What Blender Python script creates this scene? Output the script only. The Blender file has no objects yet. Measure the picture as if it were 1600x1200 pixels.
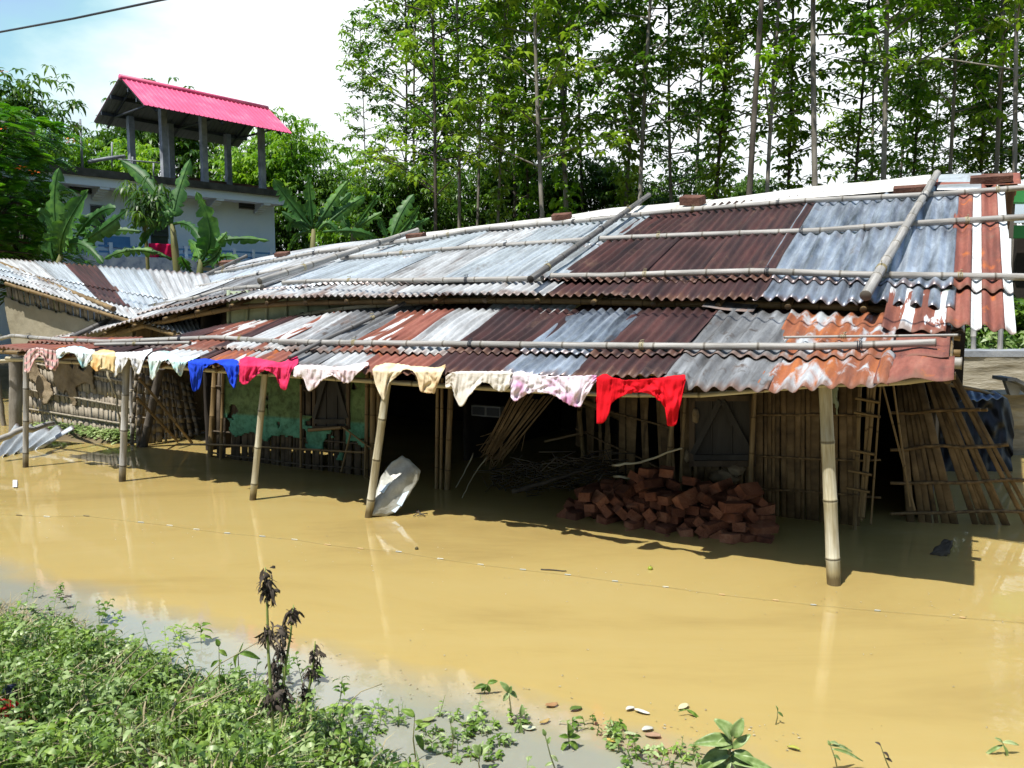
import bpy, math, random
from mathutils import Vector, noise
random.seed(7)
R = math.radians
sc = bpy.context.scene
C = sc.collection
# ------------------------------------------------------------------ camera, world, sun, exposure
F = 1300.0; HC = 1.7; PITCH = math.atan(135 / F)
cam = bpy.data.objects.new('camera', bpy.data.cameras.new('camera')); C.objects.link(cam)
cam.location = (0, 0, HC); cam.rotation_euler = (math.pi / 2 - PITCH, 0, 0)
cam.data.sensor_width = 36; cam.data.lens = 36 * F / 1600; cam.data.dof.use_dof = True; cam.data.dof.focus_distance = 7.5; cam.data.dof.aperture_fstop = 9.0; cam.data.clip_start = .05; cam.data.clip_end = 3000
sc.camera = cam
SUN_D = Vector((-.68, -.73, 0)).normalized() * math.cos(R(63)); SUN_D.z = math.sin(R(63))
sun = bpy.data.objects.new('sun', bpy.data.lights.new('sun', 'SUN')); C.objects.link(sun)
sun.data.energy = 5.0; sun.data.angle = R(.5); sun.data.color = (1, .96, .88)
sun.rotation_euler = SUN_D.to_track_quat('Z', 'Y').to_euler()
W = bpy.data.worlds.new('World'); sc.world = W; W.use_nodes = True
nt = W.node_tree; nt.nodes.clear()
def nn(t, k, **kw):
    n = t.nodes.new(k)
    for a, b in kw.items(): setattr(n, a, b)
    return n
sky = nn(nt, 'ShaderNodeTexSky', sky_type='NISHITA', sun_disc=False, sun_elevation=R(63), sun_rotation=math.atan2(-.68, -.73), air_density=1.2, dust_density=.6, ozone_density=1.0)
skys = nn(nt, 'ShaderNodeVectorMath', operation='SCALE'); skys.inputs[3].default_value = .145
nt.links.new(sky.outputs[0], skys.inputs[0])
tc = nn(nt, 'ShaderNodeTexCoord'); mp = nn(nt, 'ShaderNodeMapping'); mp.inputs['Scale'].default_value = (1, 1, 2.6); mp.inputs['Location'].default_value = (.35, .1, .4)
nt.links.new(tc.outputs['Generated'], mp.inputs[0])
cn = nn(nt, 'ShaderNodeTexNoise'); cn.inputs['Scale'].default_value = 1.5; cn.inputs['Detail'].default_value = 8; cn.inputs['Roughness'].default_value = .55; cn.inputs['Distortion'].default_value = .4
nt.links.new(mp.outputs[0], cn.inputs[0])
sx = nn(nt, 'ShaderNodeSeparateXYZ'); nt.links.new(tc.outputs['Generated'], sx.inputs[0])
# clouds bank up ahead and to the right, thin out overhead and to the left
def mth(t, op, a, b=None, c=None):
    n = nn(t, 'ShaderNodeMath', operation=op)
    for i, v in enumerate((a, b, c)):
        if v is None: continue
        if hasattr(v, 'links') or hasattr(v, 'is_linked'): t.links.new(v, n.inputs[i])
        else: n.inputs[i].default_value = v
    return n.outputs[0]
bias = mth(nt, 'MULTIPLY_ADD', sx.outputs[0], 1.7, .53)
bias = mth(nt, 'MINIMUM', bias, .2)
bias = mth(nt, 'ADD', bias, mth(nt, 'MULTIPLY', sx.outputs[2], -.5))
bias = mth(nt, 'ADD', bias, mth(nt, 'MULTIPLY', mth(nt, 'SUBTRACT', sx.outputs[1], .6), .8))
cm = mth(nt, 'ADD', cn.outputs[0], bias)
mr = nn(nt, 'ShaderNodeMapRange'); mr.inputs[1].default_value = .42; mr.inputs[2].default_value = .66; nt.links.new(cm, mr.inputs[0])
def ramp0(fac, a, b_):
    r = nn(nt, 'ShaderNodeMapRange'); r.inputs[1].default_value = a; r.inputs[2].default_value = b_; nt.links.new(fac, r.inputs[0]); return r.outputs[0]
mh = nn(nt, 'ShaderNodeMixRGB'); nt.links.new(ramp0(cm, .30, .46), mh.inputs[0]); nt.links.new(skys.outputs[0], mh.inputs[1]); mh.inputs[2].default_value = (.33, .58, .65, 1)   # thin bright haze
mx = nn(nt, 'ShaderNodeMixRGB'); nt.links.new(mr.outputs[0], mx.inputs[0]); nt.links.new(mh.outputs[0], mx.inputs[1]); mx.inputs[2].default_value = (.93, .97, 1.0, 1)
bg = nn(nt, 'ShaderNodeBackground'); bg.inputs[1].default_value = 1.0
wo = nn(nt, 'ShaderNodeOutputWorld'); nt.links.new(mx.outputs[0], bg.inputs[0]); nt.links.new(bg.outputs[0], wo.inputs[0])
sc.view_settings.view_transform = 'Standard'; sc.view_settings.look = 'None'; sc.view_settings.exposure = .45; sc.view_settings.gamma = 1
sc.render.engine = 'CYCLES'
sc.cycles.transparent_max_bounces = 4; sc.cycles.max_bounces = 6; sc.cycles.diffuse_bounces = 1

# ------------------------------------------------------------------ measuring helpers
FW = Vector((0, math.cos(PITCH), -math.sin(PITCH))); UPV = Vector((0, math.sin(PITCH), math.cos(PITCH))); EYE = Vector((0, 0, HC))
def ray(px, py): return FW + Vector(((px - 800) / F, 0, 0)) + UPV * ((600 - py) / F)
def at_z(px, py, z=0.0):
    d = ray(px, py); return EYE + d * ((z - HC) / d.z)
def at_Y(px, py, Y):
    d = ray(px, py); return EYE + d * (Y / d.y)
def hit(px, py, P, N):
    d = ray(px, py); return EYE + d * ((P - EYE).dot(N) / d.dot(N))
TH = R(28); U = Vector((math.cos(TH), -math.sin(TH), 0)); V = Vector((math.sin(TH), math.cos(TH), 0)); ZZ = Vector((0, 0, 1))
O = at_z(1303, 913)
def on_t(px, py, t): return hit(px, py, O + V * t, V)
def L(s, t, z): return O + U * s + V * t + ZZ * z
def st(P): q = P - O; return q.dot(U), q.dot(V), P.z
def lerp(a, b, t): return a + (b - a) * t
def interp(xs, ys, x):
    if x <= xs[0]: i = 0
    elif x >= xs[-1]: i = len(xs) - 2
    else:
        i = 0
        while x > xs[i + 1]: i += 1
    return ys[i] + (ys[i + 1] - ys[i]) * (x - xs[i]) / (xs[i + 1] - xs[i])

# ------------------------------------------------------------------ mesh helpers
class MB:
    def __init__(s): s.v = []; s.f = []; s.uv = []; s.m = []; s.mi = 0
    def face(s, ids, uvs=None):
        s.f.append(ids); s.uv.append(uvs or [(0, 0)] * len(ids)); s.m.append(s.mi)
    def add(s, pts, faces):
        o = len(s.v); s.v += [Vector(p) for p in pts]
        for f in faces: s.face([i + o for i in f])
    def box(s, c, ax, ay, az):
        c, ax, ay, az = Vector(c), Vector(ax), Vector(ay), Vector(az)
        p = [c + ax * i + ay * j + az * k for i in (-1, 1) for j in (-1, 1) for k in (-1, 1)]
        s.add(p, [(0, 1, 3, 2), (4, 6, 7, 5), (0, 4, 5, 1), (2, 3, 7, 6), (0, 2, 6, 4), (1, 5, 7, 3)])
    def tube(s, pts, rad, seg=10, caps=True, uvk=None):
        pts = [Vector(p) for p in pts]; n = len(pts)
        if not hasattr(rad, '__len__'): rad = [rad] * n
        o = len(s.v); d0 = (pts[1] - pts[0]).normalized()
        ref = Vector((0, 0, 1)) if abs(d0.z) < .9 else Vector((1, 0, 0))
        l = 0
        ls = []
        for i, p in enumerate(pts):
            d = (pts[min(i + 1, n - 1)] - pts[max(i - 1, 0)]).normalized()
            a = (ref - d * ref.dot(d)).normalized(); b = d.cross(a)
            if i: l += (p - pts[i - 1]).length
            ls.append(l)
            for k in range(seg):
                an = 2 * math.pi * k / seg
                s.v.append(p + (a * math.cos(an) + b * math.sin(an)) * rad[i])
        for i in range(n - 1):
            for k in range(seg):
                k2 = (k + 1) % seg
                s.face([o + i * seg + k, o + i * seg + k2, o + (i + 1) * seg + k2, o + (i + 1) * seg + k],
                       [(k / seg, ls[i]), ((k + 1) / seg, ls[i]), ((k + 1) / seg, ls[i + 1]), (k / seg, ls[i + 1])])
        if caps:
            s.face([o + k for k in range(seg)][::-1]); s.face([o + (n - 1) * seg + k for k in range(seg)])
    def bamboo(s, pts, r, r2=None, node=.26, seg=10, off=0):
        """a culm with swollen nodes; uv.y counts node lengths"""
        pts = [Vector(p) for p in pts]; r2 = r if r2 is None else r2
        cum = [0]
        for a, b in zip(pts, pts[1:]): cum.append(cum[-1] + (b - a).length)
        T = cum[-1]; K = max(1, int(T / node)); P = []; Rr = []; Us = []
        nr_ = random.Random(int(T * 1e4)); o0 = off
        for k in range(K + 1):
            for du, rr in ((-.03, 1.0), (-.012, 1.12), (.0, .97), (.012, 1.09), (.04, 1.0), (.5, .965)):
                u = k + du + off
                if 0 <= u * T / K <= T: Us.append(u * T / K); Rr.append(rr)
        if Us[0] > 0: Us.insert(0, 0); Rr.insert(0, 1)
        if Us[-1] < T: Us.append(T); Rr.append(1)
        o = len(s.uv)
        for u in Us:
            P.append(Vector((interp(cum, [p.x for p in pts], u), interp(cum, [p.y for p in pts], u), interp(cum, [p.z for p in pts], u))))
        s.tube(P, [lerp(r, r2, u / T) * q for u, q in zip(Us, Rr)], seg)
        for i in range(o, len(s.uv)): s.uv[i] = [(a, b * K / T - off) for a, b in s.uv[i]]
    def grid(s, fn, nu, nv, uvf=None, keep=None):
        o = len(s.v)
        for j in range(nv + 1):
            for i in range(nu + 1): s.v.append(Vector(fn(i / nu, j / nv)))
        g = uvf or (lambda a, b: (a, b))
        for j in range(nv):
            for i in range(nu):
                if keep and not keep((i + .5) / nu, (j + .5) / nv): continue
                a = o + j * (nu + 1) + i
                s.face([a, a + 1, a + nu + 2, a + nu + 1], [g(i / nu, j / nv), g((i + 1) / nu, j / nv), g((i + 1) / nu, (j + 1) / nv), g(i / nu, (j + 1) / nv)])
def wloc(o):
    p = Vector((0, 0, 0))
    while o: p += o.location; o = o.parent
    return p
def tag(o, label=None, cat=None, group=None, kind=None):
    for k, v in (('label', label), ('category', cat), ('group', group), ('kind', kind)):
        if v: o[k] = v
    return o
def obj(name, mb, mats, parent=None, loc=None, smooth=True, label=None):
    me = bpy.data.meshes.new(name)
    if loc is None:
        if parent: loc = None
        else:
            xs = [v.x for v in mb.v]; ys = [v.y for v in mb.v]; zs = [v.z for v in mb.v]
            loc = Vector(((min(xs) + max(xs)) / 2, (min(ys) + max(ys)) / 2, min(zs)))
    base = wloc(parent) if parent else Vector(loc)
    if parent and loc is not None: base = Vector(loc)
    me.from_pydata([v - base for v in mb.v], [], mb.f)
    ul = me.uv_layers.new(name='UVMap'); flat = [c for f in mb.uv for uv in f for c in uv]; ul.data.foreach_set('uv', flat)
    for m in (mats if isinstance(mats, (list, tuple)) else [mats]): me.materials.append(m)
    me.polygons.foreach_set('material_index', mb.m)
    me.polygons.foreach_set('use_smooth', [smooth] * len(me.polygons)); me.update()
    o = bpy.data.objects.new(name, me); C.objects.link(o)
    if parent: o.parent = parent; o.location = base - wloc(parent)
    else: o.location = base
    if label: o['label'] = label
    return o
def empty(name, loc, label, cat, group=None):
    o = bpy.data.objects.new(name, None); C.objects.link(o); o.location = loc; o.empty_display_size = .2
    return tag(o, label, cat, group)
def copy_tree(o, parent=None):
    c = o.copy(); C.objects.link(c)
    if parent: c.parent = parent
    for ch in list(o.children): copy_tree(ch, c)
    return c
def solid(o, th, off=0):
    m = o.modifiers.new('solid', 'SOLIDIFY'); m.thickness = th; m.offset = off; return o

# ------------------------------------------------------------------ materials
def bsdf(m):
    m.use_nodes = True; return m.node_tree, m.node_tree.nodes['Principled BSDF']
def ramp(t, fac, stops, interp_='LINEAR'):
    r = nn(t, 'ShaderNodeValToRGB'); r.color_ramp.interpolation = interp_
    while len(r.color_ramp.elements) < len(stops): r.color_ramp.elements.new(.5)
    for e, (p, c) in zip(r.color_ramp.elements, stops): e.position = p; e.color = tuple(c) + (1,)
    t.links.new(fac, r.inputs[0]); return r.outputs[0]
def coords(t, coord, scale, rnd=True):
    tc = nn(t, 'ShaderNodeTexCoord'); mp = nn(t, 'ShaderNodeMapping'); mp.inputs['Scale'].default_value = scale
    t.links.new(tc.outputs[coord], mp.inputs[0])
    if rnd:
        oi = nn(t, 'ShaderNodeObjectInfo'); m = mth(t, 'MULTIPLY', oi.outputs['Random'], 37.0)
        cb = nn(t, 'ShaderNodeCombineXYZ')
        for i in range(3): t.links.new(m, cb.inputs[i])
        t.links.new(cb.outputs[0], mp.inputs['Location'])
    return mp.outputs[0]
def noi(t, vec, scale, detail=5, rough=.6, dist=0):
    n = nn(t, 'ShaderNodeTexNoise'); n.inputs['Scale'].default_value = scale; n.inputs['Detail'].default_value = detail
    n.inputs['Roughness'].default_value = rough; n.inputs['Distortion'].default_value = dist; t.links.new(vec, n.inputs[0]); return n.outputs[0]
def mixc(t, f, a, b, mode='MIX'):
    n = nn(t, 'ShaderNodeMixRGB', blend_type=mode)
    for i, v in enumerate((f, a, b)):
        if hasattr(v, 'is_linked'): t.links.new(v, n.inputs[i])
        elif i == 0: n.inputs[0].default_value = v
        else: n.inputs[i].default_value = tuple(v) + (1,)
    return n.outputs[0]
def pm(name, stops, scale=5, rough=.8, metal=0, coord='Object', stretch=(1, 1, 1), bump=0, detail=5, spec=.3, dist=0, bscale=None, rnd=True):
    m = bpy.data.materials.new(name); t, b = bsdf(m)
    v = coords(t, coord, stretch, rnd); f = noi(t, v, scale, detail, .6, dist)
    if len(stops[0]) == 3: stops = [(lerp(.3, .7, i / max(1, len(stops) - 1)), c) for i, c in enumerate(stops)]
    t.links.new(ramp(t, f, stops), b.inputs['Base Color'])
    b.inputs['Roughness'].default_value = rough; b.inputs['Metallic'].default_value = metal; b.inputs['Specular IOR Level'].default_value = spec
    if bump:
        bp = nn(t, 'ShaderNodeBump'); bp.inputs['Strength'].default_value = bump; bp.inputs['Distance'].default_value = .02
        f2 = noi(t, v, bscale or scale * 4, 6, .65); t.links.new(f2, bp.inputs['Height']); t.links.new(bp.outputs[0], b.inputs['Normal'])
    return m
def sheetmat(name, cols, patch=None, pthr=(.55, .6), pscale=(5, 2), rough=.5, metal=.15, wear=.5, stain=.55):
    """weathered corrugated iron; uv = metres across and down the sheet, so streaks run down the slope"""
    m = bpy.data.materials.new(name); t, b = bsdf(m)
    v = coords(t, 'UV', (9, .9, 1)); f = noi(t, v, 1.0, 6, .65, .3)
    col = ramp(t, f, [(lerp(.32, .68, i / (len(cols) - 1)), c) for i, c in enumerate(cols)])
    v3 = coords(t, 'UV', (2.2, 1.6, 1)); f3 = noi(t, v3, 1.3, 5, .6)
    dk = ramp(t, f3, [(.35, (.55, .53, .52)), (.6, (1, 1, 1))]); col = mixc(t, wear, col, dk, 'MULTIPLY')
    v4 = coords(t, 'UV', (60, 22, 1)); f4 = noi(t, v4, 1, 3, .7)
    col = mixc(t, .5, col, ramp(t, f4, [(.3, (.72, .7, .68)), (.62, (1.1, 1.1, 1.1))]), 'MULTIPLY')
    if patch:
        v2 = coords(t, 'UV', (pscale[0], pscale[1], 1)); f2 = noi(t, v2, 1, 5, .6, .5)
        k = nn(t, 'ShaderNodeMapRange'); k.inputs[1].default_value = pthr[0]; k.inputs[2].default_value = pthr[1]; t.links.new(f2, k.inputs[0])
        col = mixc(t, k.outputs[0], col, patch)
    tcu = nn(t, 'ShaderNodeTexCoord'); su = nn(t, 'ShaderNodeSeparateXYZ'); t.links.new(tcu.outputs['UV'], su.inputs[0])   # rust creeping up from the cut lower edge
    ed = mth(t, 'ADD', su.outputs[1], mth(t, 'MULTIPLY', mth(t, 'SUBTRACT', f, .5), -.55))
    kr = nn(t, 'ShaderNodeMapRange'); kr.inputs[1].default_value = .09; kr.inputs[2].default_value = .0; t.links.new(ed, kr.inputs[0])
    col = mixc(t, mth(t, 'MULTIPLY', kr.outputs[0], .75), col, (.13, .065, .04))
    vs = coords(t, 'UV', (1.1, .8, 1)); fs = noi(t, vs, 2.2, 8, .75, .8); ks = nn(t, 'ShaderNodeMapRange'); ks.inputs[1].default_value = .57; ks.inputs[2].default_value = .68; t.links.new(fs, ks.inputs[0])
    col = mixc(t, mth(t, 'MULTIPLY', ks.outputs[0], stain), col, (.16, .1, .07))
    t.links.new(col, b.inputs['Base Color']); b.inputs['Roughness'].default_value = rough; b.inputs['Metallic'].default_value = metal
    b.inputs['Specular IOR Level'].default_value = .35
    bp = nn(t, 'ShaderNodeBump'); bp.inputs['Strength'].default_value = .35; bp.inputs['Distance'].default_value = .006
    t.links.new(f4, bp.inputs['Height']); t.links.new(bp.outputs[0], b.inputs['Normal'])
    return m
def leafmat(name, dark, mid, light, trans=.35, rough=.42, scale=.9):
    m = bpy.data.materials.new(name); t, b = bsdf(m)
    v = coords(t, 'Object', (1, 1, 1)); f = noi(t, v, scale, 2, .5); f2 = noi(t, v, scale * 9, 2, .5)
    f = mth(t, 'ADD', mth(t, 'MULTIPLY', f, .6), mth(t, 'MULTIPLY', f2, .4))
    col = ramp(t, f, [(.36, dark), (.5, mid), (.63, light)])
    t.links.new(col, b.inputs['Base Color']); b.inputs['Roughness'].default_value = rough; b.inputs['Specular IOR Level'].default_value = .45
    tr = nn(t, 'ShaderNodeBsdfTranslucent'); t.links.new(mixc(t, 1, col, (1.25, 1.3, .5), 'MULTIPLY'), tr.inputs[0])
    ms = nn(t, 'ShaderNodeMixShader'); ms.inputs[0].default_value = trans
    t.links.new(b.outputs[0], ms.inputs[1]); t.links.new(tr.outputs[0], ms.inputs[2])
    t.links.new(ms.outputs[0], t.nodes['Material Output'].inputs[0]); return m
def bamboomat(name, c1, c2, c3, wet=False):
    m = bpy.data.materials.new(name); t, b = bsdf(m)
    v = coords(t, 'UV', (4, .6, 1)); f = noi(t, v, 1.5, 6, .65)
    col = ramp(t, f, [(.3, c1), (.5, c2), (.7, c3)])
    v4 = coords(t, 'UV', (26, .4, 1)); f4 = noi(t, v4, 1.5, 4, .6)
    col = mixc(t, .55, col, ramp(t, f4, [(.35, (.6, .58, .55)), (.6, (1.05, 1.05, 1.05))]), 'MULTIPLY')
    tcu = nn(t, 'ShaderNodeTexCoord'); su = nn(t, 'ShaderNodeSeparateXYZ'); t.links.new(tcu.outputs['UV'], su.inputs[0])
    fr = mth(t, 'ABSOLUTE', mth(t, 'SUBTRACT', mth(t, 'FRACT', mth(t, 'ADD', su.outputs[1], .5)), .5))      # distance from the nearest node
    col = mixc(t, 1, col, ramp(t, fr, [(0, (.36, .33, .29)), (.016, (.6, .57, .52)), (.035, (1.08, 1.08, 1.05)), (.12, (1, 1, 1))]), 'MULTIPLY')
    if wet:
        so = nn(t, 'ShaderNodeSeparateXYZ'); t.links.new(tcu.outputs['Object'], so.inputs[0]); zz = mth(t, 'ADD', so.outputs[2], mth(t, 'MULTIPLY', f4, -.09))
        col = mixc(t, 1, col, ramp(t, zz, [(.0, (.3, .24, .15)), (.035, (.75, .68, .5)), (.1, (1, 1, 1))]), 'MULTIPLY')
    t.links.new(col, b.inputs['Base Color']); b.inputs['Roughness'].default_value = .55; b.inputs['Specular IOR Level'].default_value = .35
    bp = nn(t, 'ShaderNodeBump'); bp.inputs['Strength'].default_value = .4; bp.inputs['Distance'].default_value = .004
    t.links.new(f4, bp.inputs['Height']); t.links.new(bp.outputs[0], b.inputs['Normal']); return m
M = {}
M['silver'] = sheetmat('sheet_silver', [(.33, .36, .38), (.55, .61, .66), (.7, .77, .83)], (.32, .2, .13), (.66, .78), (3, 2), .38, .4, .35)
M['silver_old'] = sheetmat('sheet_silver_old', [(.22, .22, .22), (.5, .52, .53), (.66, .7, .73)], (.2, .13, .1), (.6, .72), (4, 1), .5, .15, .6)
M['galv'] = sheetmat('sheet_galvanised', [(.1, .12, .15), (.36, .42, .5), (.6, .68, .78)], (.3, .19, .11), (.66, .74), (5, 3), .4, .5, .75)
M['dull'] = sheetmat('sheet_dull_grey', [(.07, .07, .07), (.2, .21, .22), (.34, .36, .38)], (.09, .08, .075), (.56, .66), (14, 7), .6, .1, .6)
M['maroon'] = sheetmat('sheet_maroon', [(.03, .019, .02), (.062, .031, .03), (.11, .045, .04)], (.22, .12, .09), (.72, .76), (9, 4), .55, .1, .5)
M['rust_red'] = sheetmat('sheet_rust_red', [(.13, .05, .04), (.25, .085, .06), (.33, .14, .1)], (.42, .12, .03), (.58, .68), (8, 4), .7, .0, .4)
M['rust_streak'] = sheetmat('sheet_rust_streaked', [(.14, .05, .035), (.24, .085, .055), (.3, .1, .06)], (.6, .62, .62), (.52, .545), (9, 1.3), .6, .05, .3)
M['rust_orange'] = sheetmat('sheet_rust_orange', [(.15, .065, .045), (.32, .11, .05), (.45, .15, .04)], (.42, .45, .47), (.5, .6), (9, 3.2), .6, .05, .4)
M['white_strip'] = sheetmat('sheet_white_paint', [(.5, .52, .53), (.7, .74, .75), (.8, .83, .84)], (.3, .12, .08), (.66, .7), (9, 9), .5, .1, .3)
M['cap'] = sheetmat('sheet_white_cap', [(.5, .5, .47), (.72, .71, .66), (.82, .82, .78)], (.2, .12, .1), (.72, .8), (2, 8), .5, .1, .35)
M['bam_grey'] = bamboomat('bamboo_grey', (.16, .155, .145), (.32, .31, .29), (.45, .44, .42))
M['bam_dark'] = bamboomat('bamboo_dark_grey', (.06, .058, .055), (.14, .135, .13), (.25, .24, .23))
M['bam_post'] = bamboomat('bamboo_post', (.22, .18, .1), (.4, .36, .25), (.55, .53, .43))
M['bam_wet'] = bamboomat('bamboo_post_wet', (.22, .18, .1), (.4, .36, .25), (.55, .53, .43), True)
M['bam_wet_grey'] = bamboomat('bamboo_grey_wet', (.16, .155, .145), (.32, .31, .29), (.45, .44, .42), True)
M['bam_brown'] = bamboomat('bamboo_brown', (.1, .065, .03), (.2, .135, .06), (.3, .21, .1))
M['slat'] = pm('bamboo_slats', [(.06, .04, .022), (.16, .105, .05), (.27, .18, .09)], 1.6, .75, coord='UV', stretch=(.9, 3, 1), bump=.3, bscale=9)
M['slat_pale'] = pm('pale_slats', [(.13, .11, .085), (.3, .26, .2), (.42, .37, .29)], 1.6, .8, coord='UV', stretch=(.9, 3, 1), bump=.3, bscale=9)
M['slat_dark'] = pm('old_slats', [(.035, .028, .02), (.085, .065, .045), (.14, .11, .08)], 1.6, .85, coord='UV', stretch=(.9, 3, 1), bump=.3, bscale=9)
M['mud'] = pm('mud_plaster', [(.12, .09, .055), (.23, .175, .11), (.3, .24, .16)], 4, .95, bump=.8, bscale=18)
M['beige'] = pm('beige_plaster', [(.22, .19, .13), (.29, .26, .185), (.34, .3, .22)], 1.5, .95, bump=.4, bscale=14)
M['dark'] = pm('near_black_wall', [(.015, .012, .01), (.04, .032, .025)], 3, .95)  # near-black base colour keeps the inside dark
M['wood'] = pm('old_wood', [(.05, .035, .022), (.12, .085, .055)], 6, .8, stretch=(1, 1, .2), bump=.4)
M['wood_black'] = pm('black_wood', [(.02, .018, .016), (.05, .045, .04)], 6, .7, stretch=(1, 1, .2), bump=.3)
M['brick'] = pm('brick', [(.08, .03, .02), (.19, .07, .04), (.28, .13, .08)], 5, .9, bump=.9, bscale=40)
t_ = M['brick'].node_tree; b_ = t_.nodes['Principled BSDF']; src = b_.inputs['Base Color'].links[0].from_socket; oi = nn(t_, 'ShaderNodeObjectInfo')
t_.links.new(mixc(t_, 1, src, ramp(t_, oi.outputs['Random'], [(0, (.45, .42, .42)), (.35, (.85, .8, .75)), (.7, (1.15, 1.1, 1.0)), (1, (1.5, 1.6, 1.5))]), 'MULTIPLY'), b_.inputs['Base Color'])
M['brick_old'] = pm('old_brick', [(.07, .035, .028), (.14, .065, .045), (.2, .12, .09)], 8, .95, bump=.9, bscale=30)
def greenmat():
    m = bpy.data.materials.new('green_limewash'); t, b = bsdf(m)
    v = coords(t, 'Object', (1, 1, 1), False); f = noi(t, v, 3.5, 6, .65)
    tc = nn(t, 'ShaderNodeTexCoord'); s = nn(t, 'ShaderNodeSeparateXYZ'); t.links.new(tc.outputs['UV'], s.inputs[0])
    a = ramp(t, f, [(.3, (.06, .1, .035)), (.5, (.1, .165, .06)), (.7, (.15, .22, .085))])
    bb = ramp(t, f, [(.3, (.04, .14, .09)), (.5, (.08, .27, .18)), (.7, (.13, .34, .24))])
    k = nn(t, 'ShaderNodeMapRange'); k.inputs[1].default_value = .50; k.inputs[2].default_value = .52; t.links.new(s.outputs[1], k.inputs[0])
    col = mixc(t, k.outputs[0], bb, a); f2 = noi(t, v, 14, 5, .7)
    col = mixc(t, .7, col, ramp(t, f2, [(.35, (.35, .3, .22)), (.55, (1, 1, 1))]), 'MULTIPLY')
    t.links.new(col, b.inputs['Base Color']); b.inputs['Roughness'].default_value = .9; return m
M['green'] = greenmat()
M['palegreen'] = pm('pale_green_plaster', [(.2, .25, .16), (.3, .35, .25), (.36, .4, .3)], 3, .9, bump=.3)
M['conc'] = pm('weathered_concrete', [(.09, .085, .065), (.2, .185, .15), (.3, .28, .23)], 3, .95, bump=.9, bscale=12, stretch=(1, 1, 2))
M['conc_pale'] = pm('pale_concrete', [(.15, .16, .18), (.26, .28, .31), (.36, .38, .4)], 3, .9, bump=.6, bscale=8)
M['stone_wall'] = pm('stained_stone', [(.13, .12, .09), (.32, .29, .22), (.5, .47, .39)], 2.2, .95, bump=1, bscale=9, stretch=(.6, 1, 3))
M['whitewash'] = pm('whitewash', [(.58, .7, .83), (.66, .78, .88), (.72, .83, .9)], 1.2, .85)
M['glass_dark'] = pm('dark_window', [(.02, .025, .03), (.05, .055, .06)], 3, .25, spec=.5)
M['slab_dark'] = pm('mouldy_slab', [(.03, .032, .028), (.1, .1, .085)], 3, .9)
M['blue_paint'] = pm('blue_paint', [(.07, .2, .42), (.12, .3, .55)], 3, .5)
M['pink_roof'] = pm('pink_roof', [(.5, .07, .15), (.64, .09, .19), (.7, .16, .25)], 1.4, .5, spec=.4, stretch=(1, 1, .4))
M['grey_metal'] = pm('grey_metal', [(.16, .17, .17), (.22, .23, .23)], 2, .5, metal=.2)
M['rafter'] = pm('dark_steel', [(.03, .035, .045), (.05, .055, .065)], 2, .5)
M['bark'] = pm('pale_bark', [(.09, .08, .065), (.2, .18, .15), (.32, .3, .27)], 5, .9, stretch=(1, 1, .35), bump=.6)
M['bark_dark'] = pm('dark_bark', [(.03, .025, .02), (.08, .068, .055), (.14, .12, .1)], 5, .9, stretch=(1, 1, .35), bump=.6)
M['leaf'] = leafmat('leaf', (.04, .12, .01), (.13, .28, .018), (.28, .44, .035), .45)
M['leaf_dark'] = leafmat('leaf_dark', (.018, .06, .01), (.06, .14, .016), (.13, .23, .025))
M['leaf_lime'] = leafmat('leaf_lime', (.08, .16, .014), (.19, .32, .03), (.33, .45, .05))
M['leaf_feather'] = leafmat('leaf_feather', (.02, .1, .01), (.06, .2, .015), (.14, .32, .02))
M['banana'] = leafmat('banana_leaf', (.02, .09, .015), (.05, .15, .03), (.12, .27, .04), .35, .5, 1.3)
M['stem'] = pm('banana_stem', [(.06, .09, .025), (.14, .14, .05), (.2, .17, .08)], 5, .7, stretch=(1, 1, .3))
M['weed'] = leafmat('weed', (.02, .055, .007), (.12, .22, .025), (.32, .45, .09), .3, .45, 5)
M['weed_pale'] = leafmat('weed_pale', (.1, .17, .04), (.22, .32, .1), (.42, .5, .24), .2, .4, 5)
M['dry'] = pm('dry_grass', [(.12, .1, .05), (.3, .26, .15), (.42, .38, .25)], 6, .85)
M['dead'] = pm('dead_leaf', [(.025, .02, .016), (.07, .055, .042), (.12, .1, .08)], 9, .9)
M['twig'] = pm('twig', [(.03, .025, .02), (.1, .085, .065)], 9, .9)
M['wet_soil'] = pm('soil', [(.07, .055, .03), (.15, .115, .065), (.2, .16, .09)], 2, .95, bump=.8)
def col(name, c, rough=.6, **k): return pm(name, [tuple(x * .88 for x in c), c], 3, rough, **k)
def cloth(name, a, b_, c=None, sc_=7):
    return pm(name, [a, b_] + ([c] if c else []), sc_, .9, bump=.18, bscale=60, spec=.1)
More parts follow.
